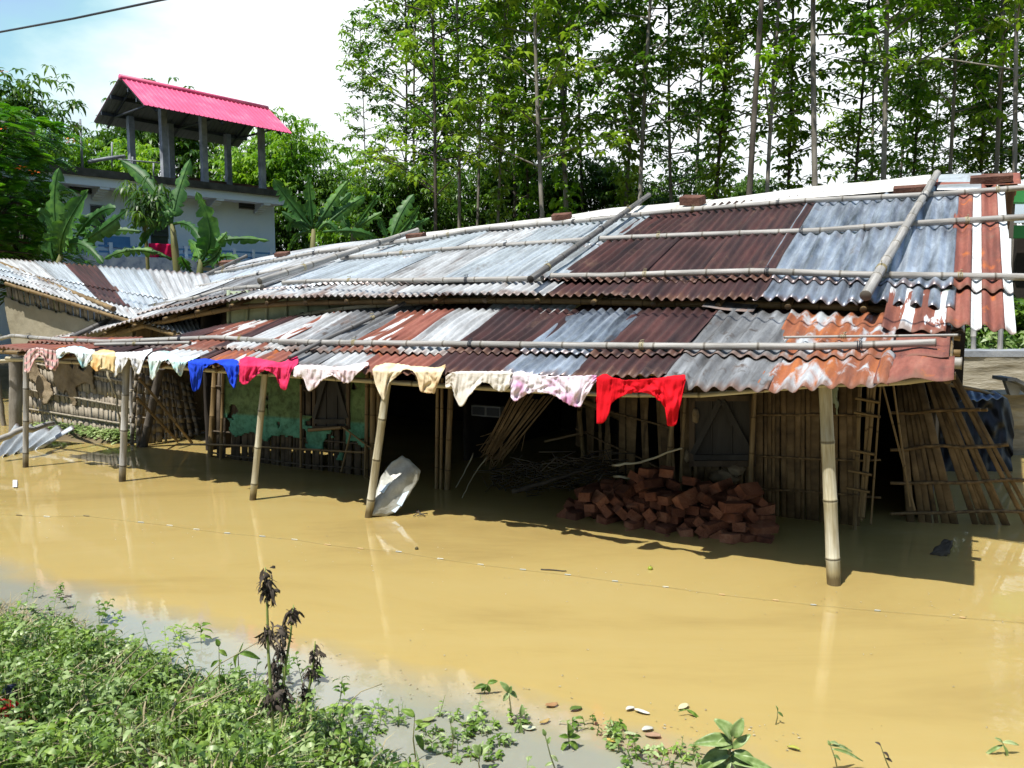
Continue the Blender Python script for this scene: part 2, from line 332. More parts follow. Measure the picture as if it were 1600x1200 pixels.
# ------------------------------------------------------------------ setting: terrain, water
def nz(x, y, s=1.0, k=0): return noise.noise(Vector((x * s, y * s, 3.7 + k)))
def shore(x):   # y of the near water's edge for a given x
    return interp([-8, -3.2, -2.6, -2.0, -1.45, -.9, -.3, .5, 1.4, 3, 8], [4.9, 4.38, 4.2, 3.9, 3.56, 3.22, 2.7, 2.5, 2.4, 2.3, 2.2], x)
def bank_h(x, y):
    d = shore(x) - y + .1 * nz(x, y, 2.5)
    if d < 0: return max(-.6, d * .35 - .02)
    return .16 * min(d, 1) + .10 * max(0, d - .6) + .03 * nz(x, y, 4)
def ground_h(x, y):
    a = bank_h(x, y) if y < 7 else -.6
    q = Vector((x, y, 0)) - O; s, t = q.dot(U), q.dot(V)
    b = min(.35, -.6 + max(0, (y - 14.2 - .25 * nz(x, y, .5)) * .5)) if x > -11 else -.6   # land behind the house
    b = b + (.1 * nz(x, y, .3) if b > .2 else 0)
    if y > 26: b = .35
    # mud bank by the neighbour's wall
    c = .1 - ((s + 8.9) / 1.5) ** 2 * .25 - ((t - 1.35) / .55) ** 2 * .2 + .03 * nz(x, y, 6)
    c2 = .12 - ((s + 7.2) / .6) ** 2 * .3 - ((t - 2.3) / .9) ** 2 * .3
    return max(a, b, c, c2, -.6)
def cells(lo, hi, fine_lo, fine_hi, f, c):
    out = []; x = lo
    while x < hi:
        out.append(x); x += f if fine_lo < x < fine_hi else c
    return out + [hi]
g = MB(); X = cells(-15, 13, -5, 4, .12, .4); Y = cells(-3, 30, 1, 5.5, .12, .35)
X = [-900, -200, -60, -25] + X + [25, 60, 200, 900]; Y = [-600, -100, -20] + Y + [45, 90, 250, 1500]
for y in Y:
    for x in X: g.v.append(Vector((x, y, ground_h(x, y))))
for j in range(len(Y) - 1):
    for i in range(len(X) - 1): a = j * len(X) + i; g.face([a, a + 1, a + len(X) + 1, a + len(X)])
tag(obj('ground', g, M['wet_soil'], loc=(0, 0, 0)), kind='structure')
w = MB(); w.v = [Vector(p) for p in ((-300, -50, 0), (300, -50, 0), (300, 200, 0), (-300, 200, 0))]; w.face([0, 1, 2, 3])
mw = bpy.data.materials.new('muddy_water'); t, b = bsdf(mw)
v = coords(t, 'Object', (1, 1, 1), False)
f = noi(t, coords(t, 'Object', (.5, 1.6, 1), False), .6, 6, .68, .6); base = ramp(t, f, [(.3, (.325, .235, .085)), (.48, (.40, .298, .108)), (.6, (.41, .31, .118)), (.75, (.46, .36, .15))])
# grey of the reflected sky painted into the base colour near the bank (world metres: its edge runs roughly along y = 3.5 - .54 x)
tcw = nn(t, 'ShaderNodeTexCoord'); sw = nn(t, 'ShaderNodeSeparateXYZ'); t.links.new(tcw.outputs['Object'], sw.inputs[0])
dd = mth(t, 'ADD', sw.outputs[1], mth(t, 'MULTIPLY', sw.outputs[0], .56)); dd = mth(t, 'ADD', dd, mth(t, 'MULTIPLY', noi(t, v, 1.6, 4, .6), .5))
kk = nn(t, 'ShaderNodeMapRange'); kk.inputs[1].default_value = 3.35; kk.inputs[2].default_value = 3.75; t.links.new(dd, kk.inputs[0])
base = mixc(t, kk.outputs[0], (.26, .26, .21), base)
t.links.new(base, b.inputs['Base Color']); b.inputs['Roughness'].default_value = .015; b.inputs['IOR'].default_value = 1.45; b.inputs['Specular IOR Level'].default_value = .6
b.inputs['Subsurface Weight'].default_value = .1; b.inputs['Subsurface Radius'].default_value = (.22, .09, .02); b.inputs['Subsurface Scale'].default_value = .5; b.subsurface_method = 'BURLEY' if hasattr(b, 'subsurface_method') else 'BURLEY'
va = coords(t, 'Object', (1, 1.0, 1), False); n1 = noi(t, va, 2.2, 3, .5); n2 = noi(t, va, 14, 3, .6)
bp = nn(t, 'ShaderNodeBump'); bp.inputs['Strength'].default_value = .12; bp.inputs['Distance'].default_value = .02
t.links.new(mth(t, 'ADD', n1, mth(t, 'MULTIPLY', n2, .2)), bp.inputs['Height']); t.links.new(bp.outputs[0], b.inputs['Normal'])
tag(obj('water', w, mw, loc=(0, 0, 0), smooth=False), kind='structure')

# ------------------------------------------------------------------ the tin-roofed house
HOUSE = empty('bamboo_house', L(-4, 2.5, 0), 'long sagging bamboo house under rusty corrugated iron roofs, standing in brown flood water', 'house')
class Roof:
    def __init__(s, eave, top, T0, T1):
        a = sorted([st(on_t(x, y, T0)) for x, y in eave]); b_ = sorted([st(on_t(x, y, T1)) for x, y in top])
        s.T0, s.T1 = T0, T1; s.es, s.ez = [p[0] for p in a], [p[2] for p in a]; s.ts, s.tz = [p[0] for p in b_], [p[2] for p in b_]
    def z(s, ss, v): return lerp(interp(s.es, s.ez, ss), interp(s.ts, s.tz, ss), v)
    def nrm(s, ss):
        dz = (s.z(ss, 1) - s.z(ss, 0)) / (s.T1 - s.T0); return (ZZ - V * dz).normalized()
    def P(s, ss, v, off=0): return L(ss, lerp(s.T0, s.T1, v), s.z(ss, v)) + s.nrm(ss) * off
    def hit(s, px, py, off=0, zo=0):
        lo, hi = -.5, 1.4
        def f(v):
            X = on_t(px, py, lerp(s.T0, s.T1, v)); q = st(X); return q[2] - s.z(q[0], v) - zo, q[0]
        for _ in range(40):
            m = (lo + hi) / 2
            if f(m)[0] > 0: lo = m
            else: hi = m
        ss = f(lo)[1]; return s.P(ss, lo, off)
    def s_at(s, px, py): return st(s.hit(px, py))[0]
LOW = Roof([(-60, 540), (40, 548), (300, 571), (580, 583), (836, 588), (1062, 590), (1208, 599), (1285, 597), (1404, 592), (1477, 585)],
           [(-60, 537), (60, 533), (200, 525), (340, 512), (420, 500), (560, 482), (780, 475), (1100, 475), (1250, 481), (1390, 490), (1477, 504)], -.18, 1.33)
UPP = Roof([(165, 515), (220, 500), (307, 481), (360, 471), (404, 466), (500, 463), (815, 459), (1040, 465), (1236, 467), (1355, 471), (1470, 481), (1579, 492)],
           [(334, 428), (404, 408), (500, 390), (675, 369), (850, 348), (955, 334), (1060, 324), (1110, 320), (1267, 301), (1446, 285), (1582, 281)], 1.1, 4.07)
def sheet(roof, parent, s0, s1, v0, v1, mat, pitch=.082, amp=.012, lift=0, label=None, ragged=.02, curl=0, skew=0, seed=0):
    mb = MB(); ln = (roof.T1 - roof.T0) * (v1 - v0); nu = max(4, int((s1 - s0) / pitch * 8)); nv = max(3, int(ln / .09))
    rn = random.Random(seed); ph = rn.random() * 6; k0 = rn.uniform(-1, 1) * ragged; k1 = rn.uniform(-1, 1) * ragged; lf = rn.uniform(0, .006)
    tl = rn.uniform(-.004, .004)
    def fn(u, v):
        s = lerp(s0, s1, u) + skew * (v - .5); vv = lerp(v0 + (k0 + .006 * math.sin(s * 9 + ph)) / 2, v1 + k1 / 2, v)
        h = amp * math.sin(2 * math.pi * s / pitch) * (1 + .5 * noise.noise(Vector((s * 3, vv * 4, seed))))
        h += .02 * noise.noise(Vector((s * 1.5, vv * 3, seed * .37))) + .006 * noise.noise(Vector((s * 7, vv * 9, seed))) + lf + lift + tl * (u - .5) * 4
        if curl: h += curl * max(0, 1 - v * 3) ** 2 * (.6 + .8 * noise.noise(Vector((s * 3.1, 1, seed)))) + curl * .25 * noise.noise(Vector((s * 9, v * 9, seed)))
        return roof.P(s, vv, h + .012)
    mb.grid(fn, nu, nv, lambda a, b_: (lerp(s0, s1, a), b_ * ln))
    o = obj('roof_sheet', mb, M[mat], parent, label=label)
    solid(o, .0016, -1); return o
SL = {'silver': 'bright silver corrugated sheet', 'silver_old': 'streaked silver corrugated sheet', 'galv': 'blue-grey galvanised sheet', 'dull': 'dull grey blackened sheet', 'maroon': 'dark maroon rusted sheet',
      'rust_red': 'brick-red rusted sheet', 'rust_streak': 'red rusted sheet with white streaks', 'rust_orange': 'orange rusted sheet with pale blotches', 'white_strip': 'white painted strip of roofing'}
# porch roof: rafters and beams first
LSPLIT = LOW.s_at(222, 552)     # left of here the porch roof is only a narrow strip
mb = MB()
for k in range(14):
    s = -8.3 + k * .68; mb.bamboo([LOW.P(s, .0, -.035), LOW.P(s, 1.0 if s > LSPLIT else .45, -.035)], .02)
mb.bamboo([LOW.P(-8.6 + i * .765, .18, -.075) for i in range(13)], .022, off=.3)
for tt in (.6, .95): mb.bamboo([LOW.P(lerp(LSPLIT, .6, i / 9), tt, -.075) for i in range(10)], .022, off=.3)
PR = obj('porch_roof_frame', mb, M['bam_brown'], HOUSE)
def cols_to_s(roof, cols, y):
    return [(roof.s_at(x, y), k) for x, k in cols]
lc = [(-75, 'rust_red'), (60, 'rust_red'), (130, 'maroon'), (205, 'maroon'), (262, 'rust_streak'), (330, 'maroon'), (352, 'silver_old'), (402, 'rust_streak'), (420, 'silver_old'), (462, 'dull'), (531, 'rust_streak'),
      (588, 'rust_red'), (636, 'silver_old'), (713, 'maroon'), (831, 'galv'), (937, 'maroon'), (1068, 'dull'), (1216, 'rust_orange'), (1385, 'rust_red'), (1474, None)]
ls = cols_to_s(LOW, lc, 552)
for i in range(len(ls) - 1):
    s0, k = ls[i]; s1 = ls[i + 1][0]; right = lc[i][0] > 1060
    pt, am = (.1, .015) if right else (.078, .013)
    if k == 'rust_red' and right: pt, am = .3, .012
    sheet(LOW, PR, s0 - .05, s1 + .03, .2 if not right else .22, .83 if s0 > LSPLIT - .3 else .5, k, pt, am, .022 + (i % 2) * .004, SL[k], .03, 0, 0, i)
    k2 = {'rust_streak': 'silver_old', 'silver_old': 'rust_red', 'rust_red': 'rust_red'}.get(k, k) if not right else k
    sheet(LOW, PR, s0 - .02, s1 + .06, -.02 - (.05 if right else 0), .26, k2, pt, am, .004 + (i % 2) * .004, SL[k2], .03, -.03 if right else 0, 0, i + 50)
top = [-8.9, -7.9, -7.0, -6.2, -5.3, -4.6, -3.8, -3.0, -2.2, -1.5, -.7, 0, .62]
for i in range(len(top) - 1):
    if top[i] < LSPLIT - .1: continue
    k = ['maroon', 'dull', 'maroon', 'silver_old'][i % 4]; sheet(LOW, PR, top[i] - .03, top[i + 1], .78, 1.08, k, .082, .011, -.004 + (i % 2) * .004, SL[k], .02, 0, 0, i + 90)
sheet(LOW, PR, LOW.s_at(1110, 480), LOW.s_at(1190, 480), .8, 1.03, 'dull', .4, .004, .05, 'flat grey patch sheet', .01, 0, 0, 140)
# upper roof
mb = MB()
for k in range(18):
    s = -8.0 + k * .5; mb.bamboo([UPP.P(s, -.02, -.04), UPP.P(s, 1.0, -.04)], .022)
for tt in (.03, .3, .62, .95): mb.bamboo([UPP.P(-8.3 + i * .75, tt, -.085) for i in range(13)], .028, off=.2)
UR = obj('main_roof_frame', mb, M['bam_brown'], HOUSE)
uc = [(196, 'silver_old'), (262, 'dull'), (318, 'silver_old'), (372, 'dull'), (440, 'silver'), (505, 'silver'), (585, 'silver_old'), (690, 'silver'), (790, 'silver'), (872, 'maroon'), (990, 'maroon'), (1093, 'maroon'),
      (1196, 'galv'), (1338, 'galv'), (1482, 'rust_red'), (1518, 'white_strip'), (1533, 'rust_red'), (1566, 'white_strip'), (1581, None)]
us = [(UPP.s_at(x, 446 if x > 430 else (462 if x > 330 else 485)), k) for x, k in uc]
for i in range(len(us) - 1):
    s0, k = us[i]; s1 = us[i + 1][0]; right = uc[i][0] >= 1196; narrow = uc[i][0] > 1480
    pt, am = (.1, .018) if right else (.078, .0135)
    g0, g1 = (0, .0) if narrow else (.05, .03)
    sheet(UPP, UR, s0 - g0, s1 + g1, .09, .5, k, pt, am, .026 + (i % 2) * .004, SL[k], .0 if narrow else .015, 0, 0, i + 200)
    if narrow: sheet(UPP, UR, s0, s1, -.1, .13, k, pt, am, .006, SL[k], 0, 0, 0, i + 260)
    else: sheet(UPP, UR, s0 - .02, s1 + .05, -.02, .12, k if k != 'silver' else 'silver_old', pt, am, .004 + (i % 2) * .004, SL[k], .02, 0, 0, i + 260)
    k2 = {0: 'silver', 1: 'silver_old', 2: 'silver', 3: 'silver_old'}.get(i, k)
    sheet(UPP, UR, s0 - g0, s1 + g1, .46, .93, k2, pt, am, .012 + (i % 2) * .003, SL[k2], 0 if narrow else .02, 0, 0, i + 320)
# second short eave sheet under the right end (rust with pale scallops)
sheet(UPP, UR, UPP.s_at(1385, 480), UPP.s_at(1481, 480), -.14, .08, 'rust_streak', .118, .013, -.006, 'rust red eave sheet with white scallops', .0, 0, 0, 401)
def ridge_cap(x0, x1, mat, lift, seed, v0=.86, lab=None):
    s0, s1 = st(on_t(x0, 330, UPP.T1))[0], st(on_t(x1, 330, UPP.T1))[0]; mb = MB()
    def fn(u, v):
        s = lerp(s0, s1, u); h = lift + .012 * noise.noise(Vector((s * 1.5, v * 2, seed))) + .006 * math.sin(v * 16)
        if v <= .6: return UPP.P(s, lerp(v0, 1.02, v / .6), h)
        q = (v - .6) / .4; return UPP.P(s, 1.02, h) + V * .42 * q - ZZ * .16 * q
    mb.grid(fn, 30, 14, lambda a, b_: (b_ * .5, lerp(s0, s1, a) + 20)); solid(obj('ridge_cap', mb, M[mat], UR, label=lab), .002, -1)
ridge_cap(352, 700, 'silver_old', .045, 1, .9); ridge_cap(660, 1110, 'cap', .05, 2, .88); ridge_cap(1090, 1270, 'cap', .046, 3, .87); ridge_cap(1262, 1452, 'cap', .055, 4, .86)
ridge_cap(1454, 1590, 'rust_red', .05, 5, .9, 'rust red ridge cap')
ridge_cap(1464, 1530, 'silver', .062, 6, .84, 'silver flashing strip')
# back slope
for i in range(11):
    s0 = -8.2 + i * .835; mb = MB()
    def fn(u, v): s = lerp(s0, s0 + .86, u); return UPP.P(s, 1, .01 + .011 * math.sin(2 * math.pi * s / .085) + .004 * (i % 2)) + V * 1.2 * v - ZZ * .46 * v
    mb.grid(fn, 60, 8, lambda a, b_: (a, b_ * 2.6)); k = ['silver_old', 'maroon', 'dull'][i % 3]; solid(obj('roof_sheet', mb, M[k], UR, label='back slope ' + SL[k]), .0016, -1)

# --- walls
def strip(mb, a, b_, w, th, k=0):
    """a split bamboo slat from a to b: w = half width vector, th = thickness vector (towards the viewer), gently bowed"""
    l = (b_ - a).length; o = len(mb.v)
    for p in (a, b_):
        for q, h in ((-1, 0), (-.5, .8), (.5, .8), (1, 0), (1, -1), (-1, -1)): mb.v.append(p + w * q + th * h)
    for i in range(6):
        j = (i + 1) % 6; mb.face([o + i, o + j, o + 6 + j, o + 6 + i], [(k + i * .05, 0), (k + j * .05, 0), (k + j * .05, l), (k + i * .05, l)])
    mb.face([o + i for i in range(6)][::-1]); mb.face([o + 6 + i for i in range(6)])
def bil(q, u, v): return q[0].lerp(q[1], u).lerp(q[2].lerp(q[3], u), v)      # q = TL, TR, BL, BR; v downwards
def slats(q, n, seed, gap=.12, miss=0, short=.05, lean=.01, mb=None, th=.006, weave=0):
    mb = mb or MB(); rn = random.Random(seed); nrm = (q[1] - q[0]).cross(q[0] - q[2]).normalized(); 
    if nrm.dot(V) > 0: nrm = -nrm
    edges = [0]
    for i in range(n): edges.append(edges[-1] + rn.uniform(.5, 1.5))
    for i in range(n):
        if rn.random() < miss: continue
        u0, u1 = edges[i] / edges[-1], edges[i + 1] / edges[-1]; um = (u0 + u1) / 2; um2 = um + rn.uniform(-lean, lean)
        a = bil(q, um, rn.uniform(0, short)); c = bil(q, um2, 1 - rn.uniform(0, short)); wv = (bil(q, u1, .5) - bil(q, u0, .5)) * (.5 - gap * rn.uniform(.0, 1))
        dz = nrm * (rn.uniform(-.004, .008))
        if weave:
            K = weave; kk = i % 2
            for j in range(K):
                p0 = a.lerp(c, j / K); p1 = a.lerp(c, (j + 1) / K); strip(mb, p0 + nrm * (.008 if (j + kk) % 2 else 0), p1 + nrm * (.008 if (j + kk) % 2 else 0), wv, nrm * th, rn.random() * 9)
        else: strip(mb, a + dz, c + dz, wv, nrm * th, rn.random() * 9)
    return mb, nrm
def batten(mb, q, nrm, v, r=.012, u0=-.02, u1=1.02, bend=.012, seed=0, off=.02):
    rn = random.Random(seed); pts = [bil(q, lerp(u0, u1, i / 6), v + rn.uniform(-bend, bend)) + nrm * off for i in range(7)]; mb.bamboo(pts, r, node=.22, seg=6)
def quad(t, tl, tr, bl, br, zb=-.25):
    q = [on_t(*tl, t), on_t(*tr, t), on_t(*bl, t), on_t(*br, t)]
    for i in (0, 1):
        d = q[i + 2] - q[i]; k = (zb - q[i].z) / d.z; q[i + 2] = q[i] + d * k
    return q
def plaster(name, q, mat, seed, parent, thr_fn, off=.018, nu=90, nv=60, th=.018, rough=.012, label=None):
    nrm = (q[1] - q[0]).cross(q[0] - q[2]).normalized()
    if nrm.dot(V) > 0: nrm = -nrm
    mb = MB()
    def fn(u, v): return bil(q, u, v) + nrm * (off + rough * noise.noise(Vector((u * 9, v * 6, seed))) + rough * .4 * noise.noise(Vector((u * 37, v * 25, seed))))
    mb.grid(fn, nu, nv, lambda a, b_: (a, 1 - b_), lambda a, b_: thr_fn(a, b_)); o = obj(name, mb, M[mat], parent, label=label); solid(o, th, -1); return o
def fbm(u, v, seed, f=4):
    return noise.noise(Vector((u * f, v * f, seed))) + .5 * noise.noise(Vector((u * f * 2.1, v * f * 2.1, seed))) + .3 * noise.noise(Vector((u * f * 4.7, v * f * 4.7, seed)))
# green limewashed room front
tg = 1.12
qg = quad(tg, (338, 540), (582, 540), (338, 712), (580, 748))
mb, nr = slats(qg, 34, 5, .15, .03); 
for v_, s_ in ((.3, 1), (.62, 2), (.8, 3)): batten(mb, qg, nr, v_, .01, seed=s_)
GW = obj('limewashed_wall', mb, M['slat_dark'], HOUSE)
plaster('green_plaster', qg, 'green', 3.3, GW, lambda u, v: (u < .585 or u > .86) and u > .07 and (v < .64 + .1 * fbm(u, 0, 2, 5)) and fbm(u * 1.2, v * 1.0, 9.2, 5) < .62 - max(0, v - .36) * 1.0 - (.35 if .33 < u < .38 and .22 < v < .5 else 0), nu=130, nv=90)
plaster('green_plaster', qg, 'green', 4.3, GW, lambda u, v: .60 < u < .85 and .47 < v < .74 and fbm(u * 1.3, v * .8, 5.1, 6) > -.02 + abs(v - .55) * 1.1, nu=130, nv=90, label='loose flakes of green plaster below the window')
def frame_px(t, x0, y0, x1, y1, w, mat, name, parent, diag=True, dmat='wood_black', label=None):
    a, b_, c, d = on_t(x0, y0, t), on_t(x1, y0, t), on_t(x0, y1, t), on_t(x1, y1, t); mb = MB()
    for p, q in ((a, b_), (c, d), (a, c), (b_, d)):
        dd = (q - p) / 2; n2 = dd.normalized().cross(V) * w / 2; mb.box((p + q) / 2, dd + dd.normalized() * w / 2, V * .02, n2)
    fr = obj(name, mb, M[mat], parent, smooth=False, label=label)
    mb = MB(); cc = (a + d) / 2 + V * .012
    mb.box(cc, (b_ - a) / 2, V * .01, (a - c) / 2 )
    o = [-.004, -.004]
    for k in (.33, .66):
        p, q = a.lerp(b_, k), c.lerp(d, k); mb.box((p + q) / 2 - V * .002, (b_ - a).normalized() * .006, V * .006, (p - q) / 2 * .97)
    m1, m2 = a.lerp(b_, .5), c.lerp(d, .5)
    for p, q in ((m1, c.lerp(a, .12)), (m1, d.lerp(b_, .12)), (c.lerp(a, .1), d.lerp(b_, .1))):
        dd = (q - p) / 2 * .93; mb.box((p + q) / 2 - V * .022, dd, V * .009, dd.normalized().cross(V) * .022)
    obj('shutter', mb, M[dmat], fr, smooth=False); return fr
frame_px(1.08, 492, 566, 545, 668, .035, 'wood', 'window', GW)
mb = MB()   # broken poles across the green room front
for a, b_, r_ in (((280, 694), (350, 695), .011), ((350, 695), (570, 707), .011), ((482, 672), (535, 668), .018), ((535, 667), (582, 702), .010), ((470, 600), (470, 730), .012), ((548, 676), (533, 738), .010), ((571, 695), (570, 745), .010)):
    mb.bamboo([on_t(*a, 1.02), on_t(*b_, 1.02)], r_, seg=6)
obj('broken_rail', mb, M['bam_brown'], HOUSE)
# corner poles
for x0, y0, x1, y1, r_, t_ in ((337, 560, 328, 716, .03, 1.1), (349, 575, 345, 712, .018, 1.06), (583, 560, 582, 750, .03, 1.08), (592, 560, 590, 752, .02, 1.1), (574, 560, 572, 748, .02, 1.06)):
    mb = MB(); a, b_ = on_t(x0, y0, t_), on_t(x1, y1, t_); mb.bamboo([a, b_ + (b_ - a) * .15], r_, seg=8); obj('corner_pole', mb, M['bam_brown'], HOUSE)
for x0, y0, x1, y1, r_ in ((684, 590, 682, 752, .016), (691, 590, 689, 755, .014), (705, 590, 699, 757, .026)):
    mb = MB(); a, b_ = on_t(x0, y0, 1.0), on_t(x1, y1, 1.0); mb.bamboo([a, b_ + (b_ - a) * .15], r_, seg=8); obj('door_post', mb, M['bam_brown'], HOUSE)
# strip of wall between the two roofs
qs = [on_t(358, 455, 1.36), on_t(1480, 455, 1.36), on_t(358, 515, 1.36), on_t(1480, 515, 1.36)]
mb = MB(); nrm = -V
mb.grid(lambda u, v: bil(qs, u, v) + V * .01 * noise.noise(Vector((u * 30, v * 3, 1))), 120, 6, lambda a, b_: (a * 5, b_)); 
for i in range(26): p = bil(qs, i / 25, 0); q = bil(qs, i / 25, 1); mb.box((p + q) / 2 - V * .004, U * .004, V * .004, (p - q) / 2)
solid(obj('gable_strip', mb, M['palegreen'], HOUSE), .02, 1)
qd = [on_t(175, 512, 1.6), on_t(365, 470, 1.6), on_t(160, 545, 1.6), on_t(365, 530, 1.6)]
mb, _ = slats(qd, 30, 44, .2, .15); obj('loft_wall', mb, M['slat_dark'], HOUSE)
mb = MB(); mb.bamboo([on_t(x, y, 1.28) for x, y in ((235, 531), (300, 523), (420, 503), (500, 488), (560, 479), (700, 470), (860, 467), (1180, 473), (1390, 481))], .024, node=.4); obj('ledger_pole', mb, M['bam_post'], HOUSE)
# right-hand bamboo room
q3 = quad(1.45, (1062, 575), (1345, 560), (1062, 780), (1345, 806))
mb, nr = slats(q3, 30, 8, .05, 0, .02, .012)
for v_, s_ in ((.28, 4), (.5, 5), (.68, 6)): batten(mb, q3, nr, v_, .009, .4, 1.1, .006, s_)
RW = obj('bamboo_wall', mb, M['slat'], HOUSE)
frame_px(1.38, 1082, 622, 1176, 724, .045, 'wood', 'window', RW, label='window with dark cross-braced shutter')
def pxblob(name, px, py, t, rx, rz, seed, mat, parent, dep=.05):
    mb = MB(); c = on_t(px, py, t); n = 12
    mb.grid(lambda u, v: c + (U * math.cos(u * 6.283) * rx + V * math.sin(u * 6.283) * dep) * math.sin(v * 3.1416) * (1 + .5 * noise.noise(Vector((math.cos(u * 6.28) * 2, math.sin(u * 6.28) * 2, v * 4 + seed)))) + ZZ * math.cos(v * 3.1416) * rz * (1 + .3 * noise.noise(Vector((u * 3, v * 3, seed)))), 18, 12)
    return obj(name, mb, M[mat], parent)
for i, (px, py, rx, rz) in enumerate(((1130, 745, .1, .06), (1150, 735, .06, .05), (1087, 650, .03, .06), (1074, 712, .025, .05), (1100, 765, .12, .06))): pxblob('mud_patch', px, py, 1.38, rx, rz, i, 'mud', RW)
qa = quad(1.40, (1288, 585), (1310, 585), (1288, 652), (1308, 652), on_t(1288, 648, 1.4).z)
plaster('green_plaster', qa, 'palegreen', 7.7, RW, lambda u, v: v < .85 + .2 * math.sin(u * 7), nu=12, nv=20, off=.02)
for x0, y0, x1, y1, r_ in ((1056, 590, 1040, 782, .022), (1072, 590, 1062, 784, .014), (1180, 595, 1170, 795, .02), (1344, 590, 1336, 806, .016)): 
    mb = MB(); a, b_ = on_t(x0, y0, 1.33), on_t(x1, y1, 1.33); mb.bamboo([a, b_ + (b_ - a) * .12], r_, seg=8); obj('wall_post', mb, M['bam_brown'], HOUSE)
# slanting inner wall seen behind the clothes, 850-1050
q4 = [on_t(905, 585, 2.1), on_t(1050, 585, 1.6), on_t(905, 700, 2.1), on_t(1050, 790, 1.6)]
mb, nr = slats(q4, 17, 12, .08, .05, .06, .05); batten(mb, q4, nr, .4, .01); batten(mb, q4, nr, .75, .01, seed=4); obj('fallen_wall', mb, M['slat'], HOUSE)
# collapsed thatch/lath panel hanging in the doorway
q5 = [on_t(800, 610, 1.3), on_t(875, 612, 1.5), on_t(752, 715, 1.2), on_t(775, 730, 1.3)]
mb, nr = slats(q5, 13, 15, .1, 0, .12, .12)
for i in range(50):
    a = bil(q5, random.random(), random.uniform(.5, .95)); mb.tube([a, a + Vector((random.uniform(-.15, -.02), random.uniform(-.05, .05), random.uniform(-.2, -.03)))], .003, 4)
obj('hanging_lath', mb, M['slat'], HOUSE)
# ladder of poles and leaning end wall on the right
mb = MB()
for x0, y0, x1, y1, r_ in ((1367, 595, 1350, 790, .014), (1362, 600, 1344, 790, .009), (1357, 600, 1347, 795, .01), (1376, 600, 1362, 800, .008), (1378, 596, 1425, 780, .008), (1395, 596, 1420, 775, .008)):
    a, b_ = on_t(x0, y0, 1.25), on_t(x1, y1, 1.25); mb.bamboo([a, b_ + (b_ - a) * .1], r_, seg=6)
for y0 in (626, 648, 707, 739, 766): mb.bamboo([on_t(1336 - (y0 - 626) * .1, y0 - 4, 1.22), on_t(1376 - (y0 - 626) * .12, y0 + 3, 1.22)], .011, seg=6)
obj('pole_ladder', mb, M['bam_brown'], HOUSE)
q6 = [at_Y(1398, 592, 6.45), at_Y(1492, 582, 5.95), at_z(1404, 815), at_z(1622, 822)]
q6[2] += (q6[2] - q6[0]) * .12; q6[3] += (q6[3] - q6[1]) * .06
mb, nr = slats(q6, 17, 21, .05, .06, .02, .02)
for v_, s_ in ((.22, 1), (.44, 2), (.66, 3), (.85, 4)): batten(mb, q6, nr, v_, .013, -.05, 1.08, .01, s_, .018)
for v_, s_ in ((.22, 1), (.44, 2), (.66, 3)): batten(mb, q6, nr, v_, .013, .6, 1.12, .01, s_ + 9, -.02)
obj('leaning_end_wall', mb, M['slat'], HOUSE)
# dark inside: back wall, floor-level partitions, plus end walls
def mudwall(name, q, mat, th=.05):
    mb = MB(); mb.grid(lambda u, v: bil(q, u, v) + Vector((.012, .012, 0)) * noise.noise(Vector((u * 20, v * 9, 2))), 60, 20); solid(obj(name, mb, M[mat], HOUSE), th)
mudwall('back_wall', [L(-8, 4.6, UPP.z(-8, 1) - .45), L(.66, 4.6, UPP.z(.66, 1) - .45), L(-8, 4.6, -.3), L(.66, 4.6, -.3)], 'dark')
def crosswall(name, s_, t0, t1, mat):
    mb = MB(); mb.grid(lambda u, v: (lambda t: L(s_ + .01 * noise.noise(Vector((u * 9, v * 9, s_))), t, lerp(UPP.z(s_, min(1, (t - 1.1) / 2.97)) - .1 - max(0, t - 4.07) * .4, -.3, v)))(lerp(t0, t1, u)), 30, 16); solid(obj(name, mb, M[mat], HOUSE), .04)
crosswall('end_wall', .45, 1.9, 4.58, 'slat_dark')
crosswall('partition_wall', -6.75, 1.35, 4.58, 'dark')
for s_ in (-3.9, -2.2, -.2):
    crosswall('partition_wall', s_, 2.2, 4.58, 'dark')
# posts of the porch
def post(bx, by, tx, ty, r_, r2=None, mat='bam_wet', t=None, name='porch_post', lab=None):
    B = at_z(bx, by); s_, t_, _ = st(B); T = on_t(tx, ty, t_ if t is None else t); mb = MB(); d = (B - T)
    mb.bamboo([T, B, B + d * .45], r2 or r_, r_, node=.3, seg=14); return obj(name, mb, M[mat], HOUSE, label=lab)
post(40, 730, 41, 556, .028, .027, 'bam_wet_grey'); post(191, 752, 198, 560, .031, .031, 'bam_wet_grey'); post(395, 781, 414, 583, .03, .026)
post(576, 808, 606, 590, .032, .031); post(1303, 913, 1289, 598, .043, .037, lab='thick pale bamboo post nearest the water')
post(224, 698, 251, 575, .045, .045, 'bark_dark', lab='dark leaning log post'); post(207, 696, 203, 566, .02, .02, 'bam_grey')
mb = MB(); mb.bamboo([on_t(x, y, -.06) for x, y in ((10, 560), (120, 566), (250, 572), (350, 580), (560, 594), (700, 603), (850, 611))] , .02, node=.35)
mb.bamboo([on_t(x, y, -.1) for x, y in ((830, 610), (960, 617), (1100, 617), (1240, 605), (1300, 600))], .016, node=.35)
mb.bamboo([on_t(x, y, .1) for x, y in ((1285, 600), (1400, 598), (1460, 590))], .02)
obj('eave_beam', mb, M['bam_post'], HOUSE)
mb = MB(); a = on_t(1476, 567, .3); mb.bamboo([a - U * .8, a + U * .09], .034); obj('beam_end', mb, M['bam_grey'], HOUSE)
